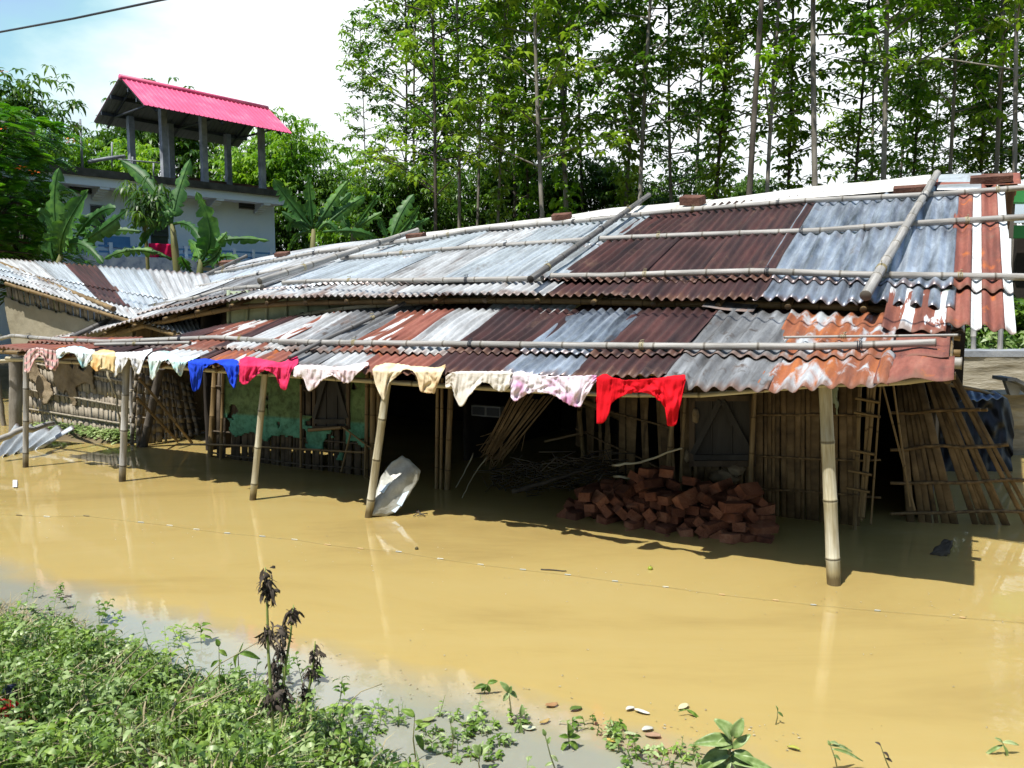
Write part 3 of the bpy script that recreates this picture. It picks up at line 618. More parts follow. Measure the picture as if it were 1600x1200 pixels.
for px, ty, by in ((1521, 498, 543), (1566, 498, 542)):
    mb = MB(); a, b_ = at_Y(px, ty - 30, 11.7), at_Y(px - (4 if px > 1550 else 0), by + 12, 11.7); mb.bamboo([a, b_], .035); obj('end_post', mb, M['bam_grey'], HOUSE)
mb = MB(); mb.tube([on_t(1478, 511, 2.0), on_t(1580, 510, 2.0)], .006, 5); obj('tie_wire', mb, M['rafter'], HOUSE)

# --- loose poles, bricks lying on the roofs
def pole(pts, r_, label, r2=None, mat='bam_grey', name='bamboo_pole', group='bamboo poles holding down the roof sheets'):
    r_ *= .84; r2 = r2 and r2 * .84; rn = random.Random(len(label)); pts = [pts[0]] + [p + Vector((0, 0, rn.uniform(-.006, .006))) for p in pts[1:-1]] + [pts[-1]]
    mb = MB(); mb.bamboo(pts, r_, r2, node=.33, seg=12); o = tag(obj(name, mb, M[mat]), label, 'pole', group)
    T = [0]
    for a, b_ in zip(pts, pts[1:]): T.append(T[-1] + (b_ - a).length)
    for k in range(max(1, int(T[-1] / 1.1))):      # rag and wire lashings
        u = (k + rn.uniform(.3, .7)) * T[-1] / max(1, int(T[-1] / 1.1)); i = max(j for j in range(len(pts) - 1) if T[j] <= u); q = (u - T[i]) / (T[i + 1] - T[i]); c = pts[i].lerp(pts[i + 1], q); d = (pts[i + 1] - pts[i]).normalized(); rr = lerp(r_, r2 or r_, u / T[-1]); mb = MB()
        for w_ in (-.012, 0, .012): mb.tube([c + d * (w_ - .003), c + d * (w_ + .003)], [rr + .005, rr + .005], 10)
        mb.tube([c + ZZ * rr, c + ZZ * (rr + .02) + d * .015, c + ZZ * (rr + .015) + V * -.04], .0025, 4)
        obj('tie', mb, M['rafter'] if k % 2 else M['dry'], o)
    return o
def rp(roof, px, off): return [roof.hit(x, y, off) for x, y in px]
pole(rp(LOW, ((-40, 531), (20, 534), (100, 541), (170, 544), (220, 543), (342, 537), (404, 542), (470, 547)), .065), .026, 'thin pale bamboo pole along the porch roof above the white and yellow clothes')
pole(rp(LOW, ((150, 548), (250, 546), (300, 545)), .06), .02, 'short white pole crossing the porch roof above the yellow shirt', .018)
pole(rp(LOW, ((440, 546), (500, 547), (710, 551), (955, 555), (1060, 557), (1285, 558), (1462, 554)), .072), .03, 'long straight bamboo pole along the porch roof above the red shirt', .027)
pole(rp(LOW, ((455, 573), (520, 540), (640, 483)), .075), .02, 'dark bamboo laid up the slope of the porch roof above the pink shirt', mat='bam_dark')
pole(rp(LOW, ((1225, 548), (1290, 546), (1400, 549), (1496, 547)), .09), .01, 'thin split cane lying on the orange rusted porch sheets')
pole(rp(UPP, ((205, 491), (307, 474), (351, 460), (404, 457), (412, 457)), .06), .03, 'curved bamboo pole along the sagging left eave of the main roof')
pole(rp(UPP, ((444, 451), (500, 449), (680, 447), (850, 446)), .062), .028, 'bamboo pole just above the eave of the silver sheets')
pole(rp(UPP, ((862, 443), (960, 442), (1060, 440), (1190, 438), (1355, 443), (1640, 448)), .068), .03, 'bamboo pole just above the eave of the maroon and galvanised sheets')
pole(rp(UPP, ((258, 464), (334, 450), (395, 438), (482, 421)), .06), .024, 'weathered pole across the middle of the sagging left roof')
pole(rp(UPP, ((535, 412), (605, 406), (710, 397), (920, 384)), .064), .03, 'bamboo pole across the middle of the silver sheets')
pole(rp(UPP, ((937, 383), (1040, 379), (1285, 371), (1425, 362), (1640, 349)), .064), .032, 'bamboo pole across the middle of the maroon and galvanised sheets')
pole(rp(UPP, ((318, 437), (377, 427), (439, 413), (500, 402), (605, 389), (680, 379)), .07), .028, 'grey pole below the ridge of the sagging left roof')
pole(rp(UPP, ((640, 386), (745, 367), (920, 354), (972, 348)), .07), .028, 'grey pole below the ridge above the silver sheets')
pole(rp(UPP, ((955, 349), (1040, 341), (1250, 325), (1460, 315), (1640, 302)), .068), .03, 'long pole below the ridge above the maroon and galvanised sheets')
def dpole(a, b_, r_, label, t0, t1, mid=None):
    A, B = on_t(*a, t0), on_t(*b_, t1); pts = [A, B]
    pole(pts, r_, label, r_ * .85, 'bam_dark')
def dpole2(a, b_, r_, label, off=.12, ext=0):
    A, B = UPP.hit(*a, off), UPP.hit(*b_, off); pole([A, B + (B - A) * ext], r_, label, r_ * .88, 'bam_dark' if r_ < .04 else 'bam_grey')
dpole((112, 527), (385, 400), .036, 'very long dark bamboo laid up the far left edge of the main roof', .85, 4.3)
dpole2((409, 457), (655, 374), .042, 'thick grey bamboo slanting across the silver sheets at the left')
dpole2((832, 460), (985, 345), .036, 'dark bamboo slanting between the silver and maroon sheets', .13, .28)
dpole2((1352, 493), (1443, 330), .042, 'thickest bamboo laid up the slope over the right galvanised sheets', .14, .32)
def rbrick(px, py, roof, off, size, yaw, label, mat='brick_old', tilt=0, name='brick', cat='brick'):
    P = roof.hit(px, py, off + size[2] / 2); mb = MB(); n = roof.nrm(st(P)[0]); a = (U * math.cos(yaw) + V * math.sin(yaw)); a = (a - n * a.dot(n)).normalized(); c = n.cross(a)
    rb(mb, P, a * size[0] / 2, c * size[1] / 2, n * size[2] / 2, px); return tag(obj(name, mb, M[mat], smooth=False), label, cat, 'bricks weighing down the roof')
def rb(mb, P, ax, ay, az, seed=0):   # bevelled, chipped block
    o = len(mb.v); rn = random.Random(seed); bvl = .12
    pts = []
    for k in (-1, 1):
        for sx_, sy_ in ((-1, -1), (1, -1), (1, 1), (-1, 1)):
            for dx, dy in ((0, bvl), (bvl, 0)) if (sx_ * sy_ > 0) else ((bvl, 0), (0, bvl)):
                ex = bvl * ay.length / ax.length
                pts.append(P + ax * sx_ * (1 - (ex * dx / bvl)) + ay * sy_ * (1 - dy) + az * k * .94)
    inner = [P + ax * x * .96 + ay * y * .92 + az * k for k in (-1, 1) for x, y in ((-1, -1), (1, -1), (1, 1), (-1, 1))]
    L_ = ax.length * .05
    mb.v += [p + Vector((rn.uniform(-1, 1), rn.uniform(-1, 1), rn.uniform(-1, 1))) * L_ * .5 for p in pts + inner]
    for i in range(8): j = (i + 1) % 8; mb.face([o + i, o + j, o + 8 + j, o + 8 + i])
    for base, inn, fl in ((o, o + 16, True), (o + 8, o + 20, False)):
        fs = [[inn, inn + 1, inn + 2, inn + 3]]
        for i in range(4): fs.append([base + 2 * i, base + 2 * i + 1, inn + i]); fs.append([base + 2 * i + 1, base + (2 * i + 2) % 8, inn + (i + 1) % 4, inn + i])
        for f_ in fs: mb.face(f_[::-1] if fl else f_)
rbrick(357, 420, UPP, .05, (.24, .1, .075), .1, 'old grey brick on the far left ridge beside the leaning bamboo')
rbrick(443, 405, UPP, .05, (.22, .1, .05), .1, 'flat reddish brick on the left ridge above the curved pole')
rbrick(652, 381, UPP, .06, (.24, .11, .07), .1, 'brown brick under the upper end of the thick slanting bamboo')
rbrick(879, 350, UPP, .06, (.22, .12, .06), .2, 'pale brown brick on the middle of the white ridge cap')
rbrick(1083, 328, UPP, .06, (.26, .13, .09), -.3, 'dark jagged brick on the ridge cap left of centre gap')
rbrick(1425, 311, UPP, .06, (.32, .1, .06), .03, 'long dark brick on the ridge just left of the thickest bamboo')
rbrick(1548, 294, UPP, .06, (.34, .1, .06), .0, 'long brown block on the ridge at the far right end')
# ------------------------------------------------------------------ clothes drying along the eave
def garment(name, label, cat, colsx, mat, seed, wr=.016, t0=-.262, ply=None):
    xs = [c[0] for c in colsx]; mb = MB(); n = int((xs[-1] - xs[0]) / 1.1) + 2; nv = 26
    q = on_t(xs[0], colsx[0][1], t0); sc_ = (on_t(xs[-1], colsx[-1][1], t0) - q).length
    def sm(k, x):
        return (interp(xs, [c[k] for c in colsx], max(xs[0], x - 1.6)) + 2 * interp(xs, [c[k] for c in colsx], x) + interp(xs, [c[k] for c in colsx], min(xs[-1], x + 1.6))) / 4
    ymin = min(c[1] for c in colsx)
    def fn(u, w):
        x = lerp(xs[0], xs[-1], u); a, b_ = sm(1, x), sm(2, x)
        a += 1.3 * noise.noise(Vector((x * .2, 1, seed))); b_ += 1.5 * noise.noise(Vector((x * .33, 5, seed)))
        y = lerp(a, b_, w); rel = (y - ymin) / 22
        t = max(t0, min(.12, (LOW.hit(x, y, 0, .052) - O).dot(V)))
        amp = wr * (.35 + min(1, rel * .7))
        r1 = noise.noise(Vector((u * sc_ * 15 + .9 * noise.noise(Vector((u * 4, w * 3, seed))), y * .012, seed)))
        r2 = noise.noise(Vector((u * sc_ * 42 + y * .03, y * .02, seed + 7))) + .45 * noise.noise(Vector((u * sc_ * 90 + y * .05, y * .025, seed + 17))); r3 = abs(noise.noise(Vector((u * sc_ * 9 + y * .03, y * .025, seed + 3))))
        edge = 4 * min(u, 1 - u) * n * .05
        t += amp * (r1 * 1.7 + r2 * .7 - r3 * 1.5) + .02 * max(0, 1 - edge)
        return on_t(x, y, t)
    mb.grid(fn, n, nv, lambda a, b_: (a * sc_, b_ * .25))
    o = obj(name, mb, mat); solid(o, .006, 1); return tag(o, label, cat, 'clothes hung along the porch eave')
def plaid(name, base, l1, l2):
    m = bpy.data.materials.new(name); t, b = bsdf(m); v = coords(t, 'UV', (1, 1, 1), False)
    cols = base
    for sc_, c, dr in ((28, l1, 'X'), (22, l2, 'Y')):
        wv = nn(t, 'ShaderNodeTexWave', bands_direction=dr); wv.inputs['Scale'].default_value = sc_ / 6; wv.inputs['Distortion'].default_value = .6; t.links.new(v, wv.inputs[0])
        k = nn(t, 'ShaderNodeMapRange'); k.inputs[1].default_value = .72; k.inputs[2].default_value = .85; t.links.new(wv.outputs[1], k.inputs[0]); cols = mixc(t, k.outputs[0], cols, c)
    t.links.new(cols, b.inputs['Base Color']); b.inputs['Roughness'].default_value = .85; return m
K_white = (.68, .68, .68)
garment('shirt', 'pink and beige plaid shirt with an orange lining, leftmost on the eave', 'shirt', [(38, 556, 580), (44, 547, 584), (50, 544, 573), (56, 543, 560), (63, 543, 556), (69, 544, 560), (71, 545, 576), (80, 547, 578), (88, 549, 580), (91, 552, 568)], plaid('plaid', (.55, .4, .36), (.16, .12, .12), (.6, .3, .3)), 1)
garment('shirt', 'white and turquoise shirt between the plaid and the yellow one', 'shirt', [(84, 552, 558), (88, 547, 561), (94, 544, 560), (100, 543, 554), (108, 542, 551), (116, 540, 552), (121, 541, 560), (128, 541, 575), (133, 543, 574), (140, 546, 565), (148, 546, 558)], cloth('cloth_turquoise', (.2, .52, .58), (.62, .7, .7), (.72, .74, .74), 6), 2)
garment('shirt', 'yellow cloth with orange edges hanging beside the turquoise shirt', 'shirt', [(138, 560, 566), (144, 552, 575), (150, 549, 581), (158, 546, 577), (166, 546, 576), (174, 547, 580), (179, 549, 583), (183, 553, 570)], cloth('cloth_yellow', (.65, .3, .07), (.68, .52, .26), (.72, .64, .45), 6), 3)
garment('shirt', 'plain white shirt draped over the second post from the left', 'shirt', [(178, 552, 590), (183, 550, 585), (190, 550, 580), (196, 550, 568), (200, 550, 561), (205, 550, 562), (209, 549, 578), (214, 549, 585), (219, 549, 584), (221, 548, 570), (226, 547, 558), (233, 546, 552), (238, 544, 548)], cloth('cloth_white', (.6, .6, .6), (.74, .74, .74)), 4)
garment('shirt', 'white and mint green patterned shirt left of the blue one', 'shirt', [(232, 557, 560), (235, 553, 594), (240, 550, 592), (246, 549, 580), (251, 548, 566), (258, 548, 562), (264, 549, 562), (270, 552, 574), (276, 554, 583), (283, 560, 590), (285, 558, 580), (292, 557, 564), (300, 556, 562), (312, 553, 557)], cloth('cloth_mint', (.22, .5, .45), (.62, .7, .68), (.72, .74, .73), 9), 5)
garment('shirt', 'royal blue shirt with both sleeves hanging', 'shirt', [(294, 565, 572), (299, 563, 596), (302, 562, 613), (308, 561, 610), (313, 561, 604), (316, 560, 578), (322, 560, 574), (332, 562, 568), (338, 563, 566), (346, 562, 570), (354, 561, 578), (357, 561, 596), (362, 561, 602), (366, 561, 609), (370, 562, 600), (373, 565, 574)], cloth('cloth_blue', (.01, .04, .42), (.02, .07, .62)), 6)
garment('shirt', 'crimson pink shirt right of the blue one', 'shirt', [(374, 562, 595), (378, 560, 601), (384, 557, 601), (390, 557, 596), (396, 558, 590), (404, 560, 583), (412, 561, 579), (420, 563, 579), (428, 564, 585), (434, 566, 592), (438, 566, 607), (444, 565, 610), (448, 563, 609), (452, 560, 585), (458, 557, 575), (463, 554, 570), (466, 560, 567)], cloth('cloth_crimson', (.55, .02, .08), (.72, .05, .14)), 7)
garment('shirt', 'white shirt with faint pink edges over the dark window', 'shirt', [(457, 577, 586), (462, 572, 590), (468, 570, 588), (475, 570, 592), (480, 570, 611), (486, 570, 611), (494, 570, 604), (502, 571, 595), (510, 572, 589), (518, 573, 587), (528, 573, 592), (536, 572, 598), (543, 571, 599), (548, 570, 597), (552, 569, 590), (560, 568, 582), (570, 566, 573), (576, 566, 569)], cloth('cloth_palepink', (.6, .42, .45), (.7, .62, .64), (.75, .73, .73), 5), 8)
garment('shirt', 'cream and tan stained shirt over the leaning fourth post', 'shirt', [(582, 576, 580), (586, 572, 600), (592, 570, 614), (598, 568, 626), (602, 567, 624), (606, 567, 600), (612, 567, 594), (620, 568, 588), (630, 569, 577), (638, 571, 576), (646, 572, 580), (652, 572, 590), (656, 572, 612), (668, 573, 614), (680, 574, 615), (683, 574, 600), (690, 572, 586), (696, 569, 572)], cloth('cloth_tan', (.5, .3, .13), (.68, .55, .36), (.74, .66, .5), 5), 9)
garment('shirt', 'off-white cotton shirt with pointed hanging sleeve, between the tan and the magenta-edged ones', 'shirt', [(696, 590, 606), (701, 584, 606), (706, 582, 602), (712, 581, 624), (718, 580, 636), (723, 580, 634), (730, 580, 622), (738, 580, 612), (746, 580, 603), (754, 580, 597), (764, 580, 599), (772, 580, 608), (780, 580, 612), (788, 580, 612), (796, 580, 604), (802, 582, 595)], cloth('cloth_offwhite', (.58, .5, .42), (.7, .66, .6), (.75, .72, .68), 4), 10)
garment('shirt', 'white garment with magenta edges next to the bright red one', 'shirt', [(798, 600, 620), (802, 582, 627), (808, 580, 626), (816, 580, 620), (824, 582, 615), (834, 584, 613), (846, 587, 613), (858, 588, 615), (870, 588, 620), (880, 588, 627), (890, 588, 633), (900, 587, 636), (908, 587, 636), (914, 587, 620), (922, 586, 610), (930, 586, 597), (932, 588, 592)], cloth('cloth_magenta', (.5, .1, .35), (.72, .6, .7), (.76, .73, .76), 5), 11, t0=-.29)
garment('shirt', 'bright red long-sleeved shirt, rightmost and largest on the eave', 'shirt', [(932, 590, 662), (938, 586, 662), (944, 584, 660), (950, 585, 650), (954, 588, 632), (962, 591, 624), (975, 594, 617), (988, 594, 614), (998, 593, 613), (1010, 592, 614), (1022, 591, 619), (1032, 590, 627), (1040, 589, 640), (1042, 588, 665), (1050, 587, 667), (1056, 586, 663), (1062, 586, 635), (1068, 585, 600), (1071, 586, 592)], cloth('cloth_red', (.55, .006, .012), (.72, .012, .025)), 12, .016, -.33)

# ------------------------------------------------------------------ brick pile in the water
def brick_mesh(seed):
    mb = MB(); rb(mb, Vector((0, 0, 0)), Vector((.12, 0, 0)), Vector((0, .056, 0)), Vector((0, 0, .037)), seed); me = obj('brick', mb, M['brick'], loc=(0, 0, 0), smooth=False); me2 = me.data; bpy.data.objects.remove(me); return me2
bms = [brick_mesh(i) for i in range(5)]
rn = random.Random(4)
sA, sB = st(at_z(880, 800))[0], st(at_z(1214, 822))[0]; nb = 0
def heap_top(f): return interp([0, .06, .3, .45, .55, .7, .9, 1.0], [.05, .17, .24, .36, .33, .30, .31, .1], f)
from mathutils import Euler, Matrix
for row, tt in enumerate((.62, .76, .95)):
    z = -.06; lay = 0
    while z < .55:
        s = sA + rn.uniform(0, .08)
        while s < sB:
            f_ = (s - sA) / (sB - sA); h = heap_top(f_) * (1, 1.0, 1.08)[row] - (.11, .04, 0)[row]
            if z < h and rn.random() > .07:
                P = L(s, tt + rn.uniform(-.05, .05) + .05 * lay * (row == 0), z + rn.uniform(-.008, .012))
                o = bpy.data.objects.new('brick', bms[rn.randrange(5)]); C.objects.link(o); o.location = P; o.scale = (rn.choice((.9, .9, .9, .5)), rn.uniform(.8, .95), rn.uniform(.8, .98))
                tum = rn.random() < .5
                hd = math.pi / 2 - TH + rn.gauss(0, .36)
                o.rotation_euler = (rn.gauss(0, .1) + (rn.choice((.5, -.5, .9)) if tum else 0), rn.gauss(0, .12), hd + (rn.uniform(-.8, .8) if tum else 0))
                tag(o, 'reddish clay brick tumbled in the heap standing in the shaded flood water', 'brick', 'bricks heaped under the porch'); nb += 1
            s += .113 + rn.uniform(-.004, .026)
        z += .07; lay += 1
# ------------------------------------------------------------------ driftwood and debris under the porch
def stick(pts, r_, label, name='stick', mat='twig', r2=None, cat='stick', group='debris under the porch'):
    mb = MB(); pp = []
    for a, b_ in zip(pts, pts[1:]):
        for k in range(6): pp.append(a.lerp(b_, k / 6) + Vector([random.uniform(-1, 1) * r_ * .6 for _ in range(3)]))
    pp.append(pts[-1]); mb.tube(pp, [lerp(r_, r2 or r_ * .6, i / (len(pp) - 1)) for i in range(len(pp))], 6); return tag(obj(name, mb, M[mat]), label, cat, group)
stick([on_t(800, 768, .8), on_t(860, 752, 1.0), on_t(930, 728, 1.3)], .02, 'grey drift branch slanting into the dark water left of the bricks')
stick([on_t(955, 727, 1.0), on_t(1000, 722, 1.0), on_t(1066, 700, 1.0)], .012, 'thin cane slanting up to the window post behind the bricks', mat='bam_post')
stick([on_t(960, 745, .98), on_t(1018, 749, .98)], .012, 'straight pale stick lying on top of the brick heap', mat='bam_post')
stick([on_t(740, 708, 1.1), on_t(722, 745, .9), on_t(712, 762, .8)], .006, 'longer bare lath end hanging to the water below the fallen panel', mat='bam_post')
stick([on_t(762, 712, 1.1), on_t(740, 742, .9), on_t(722, 778, .7)], .006, 'thin lath end touching the water right of the longer one', mat='bam_post')
mb = MB(); rn = random.Random(9)
for i in range(230):
    x = rn.uniform(770, 960); y = interp([770, 850, 960], [745, 735, 725], x) + rn.uniform(-16, 30); a = on_t(x, y, 1.2 + rn.uniform(-.2, .2)); l = rn.uniform(.06, .3)
    mb.tube([a, a + Vector((rn.uniform(-1, 1), rn.uniform(-.4, .4), rn.uniform(-.45, .5))) * l * .6, a + Vector((rn.uniform(-1, 1), rn.uniform(-.4, .4), rn.uniform(-.35, .4))) * l], rn.uniform(.0015, .006), 4)
tag(obj('debris', mb, M['twig']), 'tangle of thin twigs and roots washed up left of the brick heap', 'debris', kind='stuff')
for a, b_, tt, r_, lb in (((880, 612), (985, 660), 1.9, .03, 'dark beam leaning down behind the magenta-edged garment'), ((905, 640), (912, 720), 1.8, .02, 'upright brown pole in the dark room behind the garments'), ((850, 690), (930, 672), 1.9, .012, 'thin pale lath wedged across the dark room')):
    mb = MB(); mb.bamboo([on_t(*a, tt), on_t(*b_, tt + .2)], r_); tag(obj('bamboo_pole', mb, M['bam_brown']), lb, 'pole', 'loose poles in the dark room')
mb = MB(); c = on_t(762, 642, 2.2)
mb.box(c, U * .17, V * .04, ZZ * .055); bx = obj('wooden_crate', mb, M['grey_metal'], smooth=False); tag(bx, 'small dark blue-grey box on the wall deep inside the doorway', 'box')
mb = MB()
for i in (-1, 1): mb.box(c - V * .045 + U * i * .085, U * .07, V * .004, ZZ * .04)
obj('panel', mb, M['rafter'], bx, smooth=False)
# cracked translucent sheet leaning on the fourth post
out = [(580, 806), (584, 780), (596, 745), (612, 722), (628, 712), (640, 718), (657, 735), (655, 748), (640, 772), (622, 798), (604, 806)]
mb = MB(); cx, cy = 618, 765
def pt_(x, y, k): 
    v_ = (y - 712) / 96; base = at_z(600, 808).y; return at_Y(x, y, base + .18 * (1 - v_) + .02 * math.sin((x + y) * .09) + .015 * noise.noise(Vector((x * .05, y * .05, 1))))
NR = 9; n = len(out) * 4; rim = []
for i in range(n):
    a, b_ = out[i // 4], out[(i // 4 + 1) % len(out)]; k = (i % 4) / 4; rim.append((lerp(a[0], b_[0], k) + random.uniform(-.6, .6), lerp(a[1], b_[1], k) + random.uniform(-.6, .6)))
mb.v.append(pt_(cx, cy, 0))
for j in range(1, NR + 1):
    for i in range(n): mb.v.append(pt_(lerp(cx, rim[i][0], j / NR), lerp(cy, rim[i][1], j / NR), 0))
for i in range(n): mb.face([0, 1 + i, 1 + (i + 1) % n], [(0, 0), (.1, 0), (.1, .1)])
for j in range(NR - 1):
    for i in range(n): a = 1 + j * n + i; b_ = 1 + j * n + (i + 1) % n; mb.face([a, a + n, b_ + n, b_])
o = obj('broken_sheet', mb, pm('dirty_fibreglass', [(.2, .19, .15), (.34, .34, .3), (.5, .5, .46)], 6, .35, bump=1, bscale=5, spec=.6)); solid(o, .008); tag(o, 'cracked greyish sheet standing in the water against the leaning fourth post', 'sheet')
mb = MB()
for q in (((592, 765), (612, 751), (600, 770)), ((630, 770), (640, 766), (628, 790), (620, 786)), ((612, 797), (630, 785), (618, 800))):
    p = [pt_(x, y, 0) - Vector((0, .02, 0)) for x, y in q]; o_ = len(mb.v); mb.v += p; mb.face(list(range(o_, o_ + len(p))))
solid(obj('torn_flap', mb, M['whitewash'], o, smooth=False), .003)
# fallen corrugated sheet at the far left
q = [at_z(-10, 690, .32), at_z(122, 665, .22), at_z(-30, 722, -.03), at_z(118, 690, .02)]
q = [at_z(22, 668, .12), at_z(118, 672, .17), at_z(-14, 722, -.02), at_z(62, 706, -.03)]
mb = MB(); 
def fs_(u, v): p = bil(q, u, v); return p + ZZ * (.032 * math.sin(u * 6.283 * 4.5) + .02)
mb.grid(fs_, 72, 14, lambda a, b_: (a, b_)); o = obj('fallen_roof_sheet', mb, M['silver']); solid(o, .003); tag(o, 'fallen silver corrugated sheet lying half in the water at the far left', 'roof sheet')
stick([at_z(-10, 690, .22), at_z(40, 672, .3), at_z(84, 662, .26)], .035, 'grey pole lying on the fallen roof sheet', 'bamboo_pole', 'bam_grey', .03, 'pole', 'poles by the fallen sheet')
# ------------------------------------------------------------------ neighbour's hut on the left
HUT = empty('mud_hut', L(-9.2, 2.6, 0), 'neighbouring mud-plastered hut with white and maroon tin roof at the left edge', 'hut')
th_ = 1.42
def hutq(x0, y0, x1, y1): return quad(th_, (x0, y0), (x1, y1), (x0 + 20, 640), (x1 + 8, 640), -.1)
qh = [on_t(8, 446, th_), on_t(212, 500, th_), on_t(46, 668, th_), on_t(212, 690, th_)]
mb, nr = slats(qh, 42, 61, .12, .04, .01, .006, weave=9)
for v_, s_ in ((.52, 3), (.72, 1), (.86, 5), (.98, 2)): batten(mb, qh, nr, v_, .013, 0, 1, .004, s_, .025)
HW = obj('lattice_wall', mb, M['slat_pale'], HUT)
plaster('mud_plaster', qh, 'beige', 5.5, HW, lambda u, v: v < .45 + .03 * fbm(u, v, 1) and v > .09 + .03 * fbm(u, 1, 4, 9), nu=100, nv=80, off=.03)
plaster('mud_plaster', qh, 'mud', 6.5, HW, lambda u, v: .42 < v < .96 and fbm(u * 1.5, v, 3.1, 4) > -.42 + max(0, v - .5) * 2.2 + abs(u - .42) * 1.5, nu=160, nv=120, off=.032, rough=.03)
qh2 = [on_t(212, 500, th_), L(st(on_t(212, 500, th_))[0] + .1, 3.0, 1.6), on_t(212, 690, th_), L(st(on_t(212, 690, th_))[0] + .1, 3.0, -.1)]
mb = MB(); mb.grid(lambda u, v: bil(qh2, u, v), 20, 10); solid(obj('side_wall', mb, M['mud'], HUT), .06)
qr = [hit(-150, 395, O + V * 2.95, V), hit(318, 431, O + V * 2.95, V), on_t(-60, 417, th_ - .25), on_t(360, 545, th_ - .25)]
hs = [(0, 'silver_old'), (.16, 'silver'), (.33, 'silver_old'), (.50, 'silver'), (.585, 'maroon'), (.70, 'silver'), (.84, 'silver_old'), (1.0, None)]
for i in range(len(hs) - 1):
    for r0, r1, lf in ((0, .55, .03), (.5, .8, .015), (.76, 1.0, 0)):
        mb = MB(); u0, u1 = hs[i][0], hs[i + 1][0] + .012
        def fn(u, v): uu = lerp(u0, u1, u); p = bil(qr, uu, lerp(r0, r1, v)); return p + ZZ * (lf + .006 * (i % 2) + .011 * math.sin(uu * 6.283 * 62) + .01 * noise.noise(Vector((uu * 5, v * 2, i))))
        mb.grid(fn, int((u1 - u0) * 62 * 7), 8, lambda a, b_: (a, b_)); k = hs[i][1] if r0 < .7 else 'silver_old'; solid(obj('roof_sheet', mb, M[k], HUT, label='maroon sheet' if k == 'maroon' else None), .002)
mb = MB(); mb.bamboo([bil(qr, .3, .03) + ZZ * .07, bil(qr, .62, 1.0) + ZZ * .05], .03); tag(obj('bamboo_pole', mb, M['bam_brown']), 'dark pole slanting down the white roof of the left hut', 'pole')
mb = MB(); mb.bamboo([bil(qr, u, .99) - ZZ * .04 for u in (.2, .5, .8, 1)], .025); mb.bamboo([bil(qr, u, .6) - ZZ * .05 for u in (.1, .5, .8, 1)], .025); obj('roof_frame', mb, M['bam_brown'], HUT)
# fallen lattice between hut and house
q7 = [at_Y(212, 560, 9.4), at_Y(300, 600, 10.3), at_z(205, 700), at_z(318, 682)]
mb, nr = slats(q7, 16, 71, .22, .08, .05, .06, weave=8)
for v_, s_ in ((.35, 2), (.66, 1), (.95, 3)): batten(mb, q7, nr, v_, .012, -.02, 1.05, .01, s_, .03)
lt = obj('lattice_panel', mb, M['slat_pale']); tag(lt, 'loose woven bamboo panel leaning in the sunlit gap right of the second post', 'bamboo panel')
for a, b_, c_ in (((217, 590), (300, 692), 'thin pale stick leaning down across the woven panel'), ((213, 620), (278, 690), 'dark thick stick crossing low over the woven panel')):
    mb = MB(); mb.bamboo([at_Y(*a, 9.0), at_z(*b_, .02)], .016); tag(obj('stick', mb, M['bam_brown']), c_, 'stick')
stick([at_Y(168, 580, 9.1), at_Y(182, 620, 9.1), at_Y(186, 650, 9.05), at_z(190, 690)], .014, 'curved bare branch standing beside the second post', 'branch', 'bam_post', .01, 'branch', 'sticks beside the hut')
mb = MB(); mb.bamboo([on_t(x, y, .9) for x, y in ((-20, 565), (40, 562), (95, 560))], .02); tag(obj('bamboo_pole', mb, M['bam_post']), 'yellow bamboo beam end under the rusty roof at the far left edge', 'pole')
for x0, y0, x1, y1, r_, lb in ((25, 545, 24, 668, .075, 'thick mottled grey trunk post at the far left edge'), (-4, 590, 6, 657, .03, 'thin dark leaning post at the very left edge')):
    B = at_z(x1, y1 + 8); T = at_Y(x0, y0, B.y); mb = MB(); mb.tube([T.lerp(B + (B - T) * .2, i / 8) + Vector((random.uniform(-.005, .005), 0, 0)) for i in range(9)], [r_ * (1 + .05 * math.sin(i * 2)) for i in range(9)], 14)
    tag(obj('tree_post', mb, M['bark']), lb, 'post')
# ------------------------------------------------------------------ right-hand side: retaining wall, tarp heap, shed
def ywall(name, x0, x1, ytop, ybot, Y, depth, mat, label, cat, top=None):
    zt = at_Y(1540, ytop, Y).z; xa, xb = at_Y(x0, 600, Y).x, at_Y(x1, 600, Y).x; mb = MB()
    def fn(u, v):
        return Vector((lerp(xa, xb, u), Y + .02 * noise.noise(Vector((u * 22, v * 14, Y))) + .012 * noise.noise(Vector((u * 70, v * 50, Y))), lerp(zt, -.5, v)))
    mb.grid(fn, 120, 40); o0 = len(mb.v); mb.grid(lambda u, v: Vector((lerp(xa, xb, u), Y + depth * v, zt + .006 * noise.noise(Vector((u * 50, v * 4, 2))))), 60, 3)
    return tag(obj(name, mb, M[mat]), label, cat)
RWALL = ywall('retaining_wall', 1380, 2500, 556, 690, 11.3, .4, 'stone_wall', 'stained concrete retaining wall behind the right end of the house', 'wall')
mb = MB(); zt = at_Y(1540, 549, 11.3).z; mb.box((at_Y(1380, 600, 10).x + 6, 11.65, zt - .035), (6, 0, 0), (0, .36, 0), (0, 0, .04)); obj('coping', mb, M['conc_pale'], RWALL, smooth=False)
ywall('low_wall', 1555, 2200, 617, 700, 8.9, .5, 'stone_wall', 'low rough stone wall in front of the retaining wall at the right edge', 'wall')
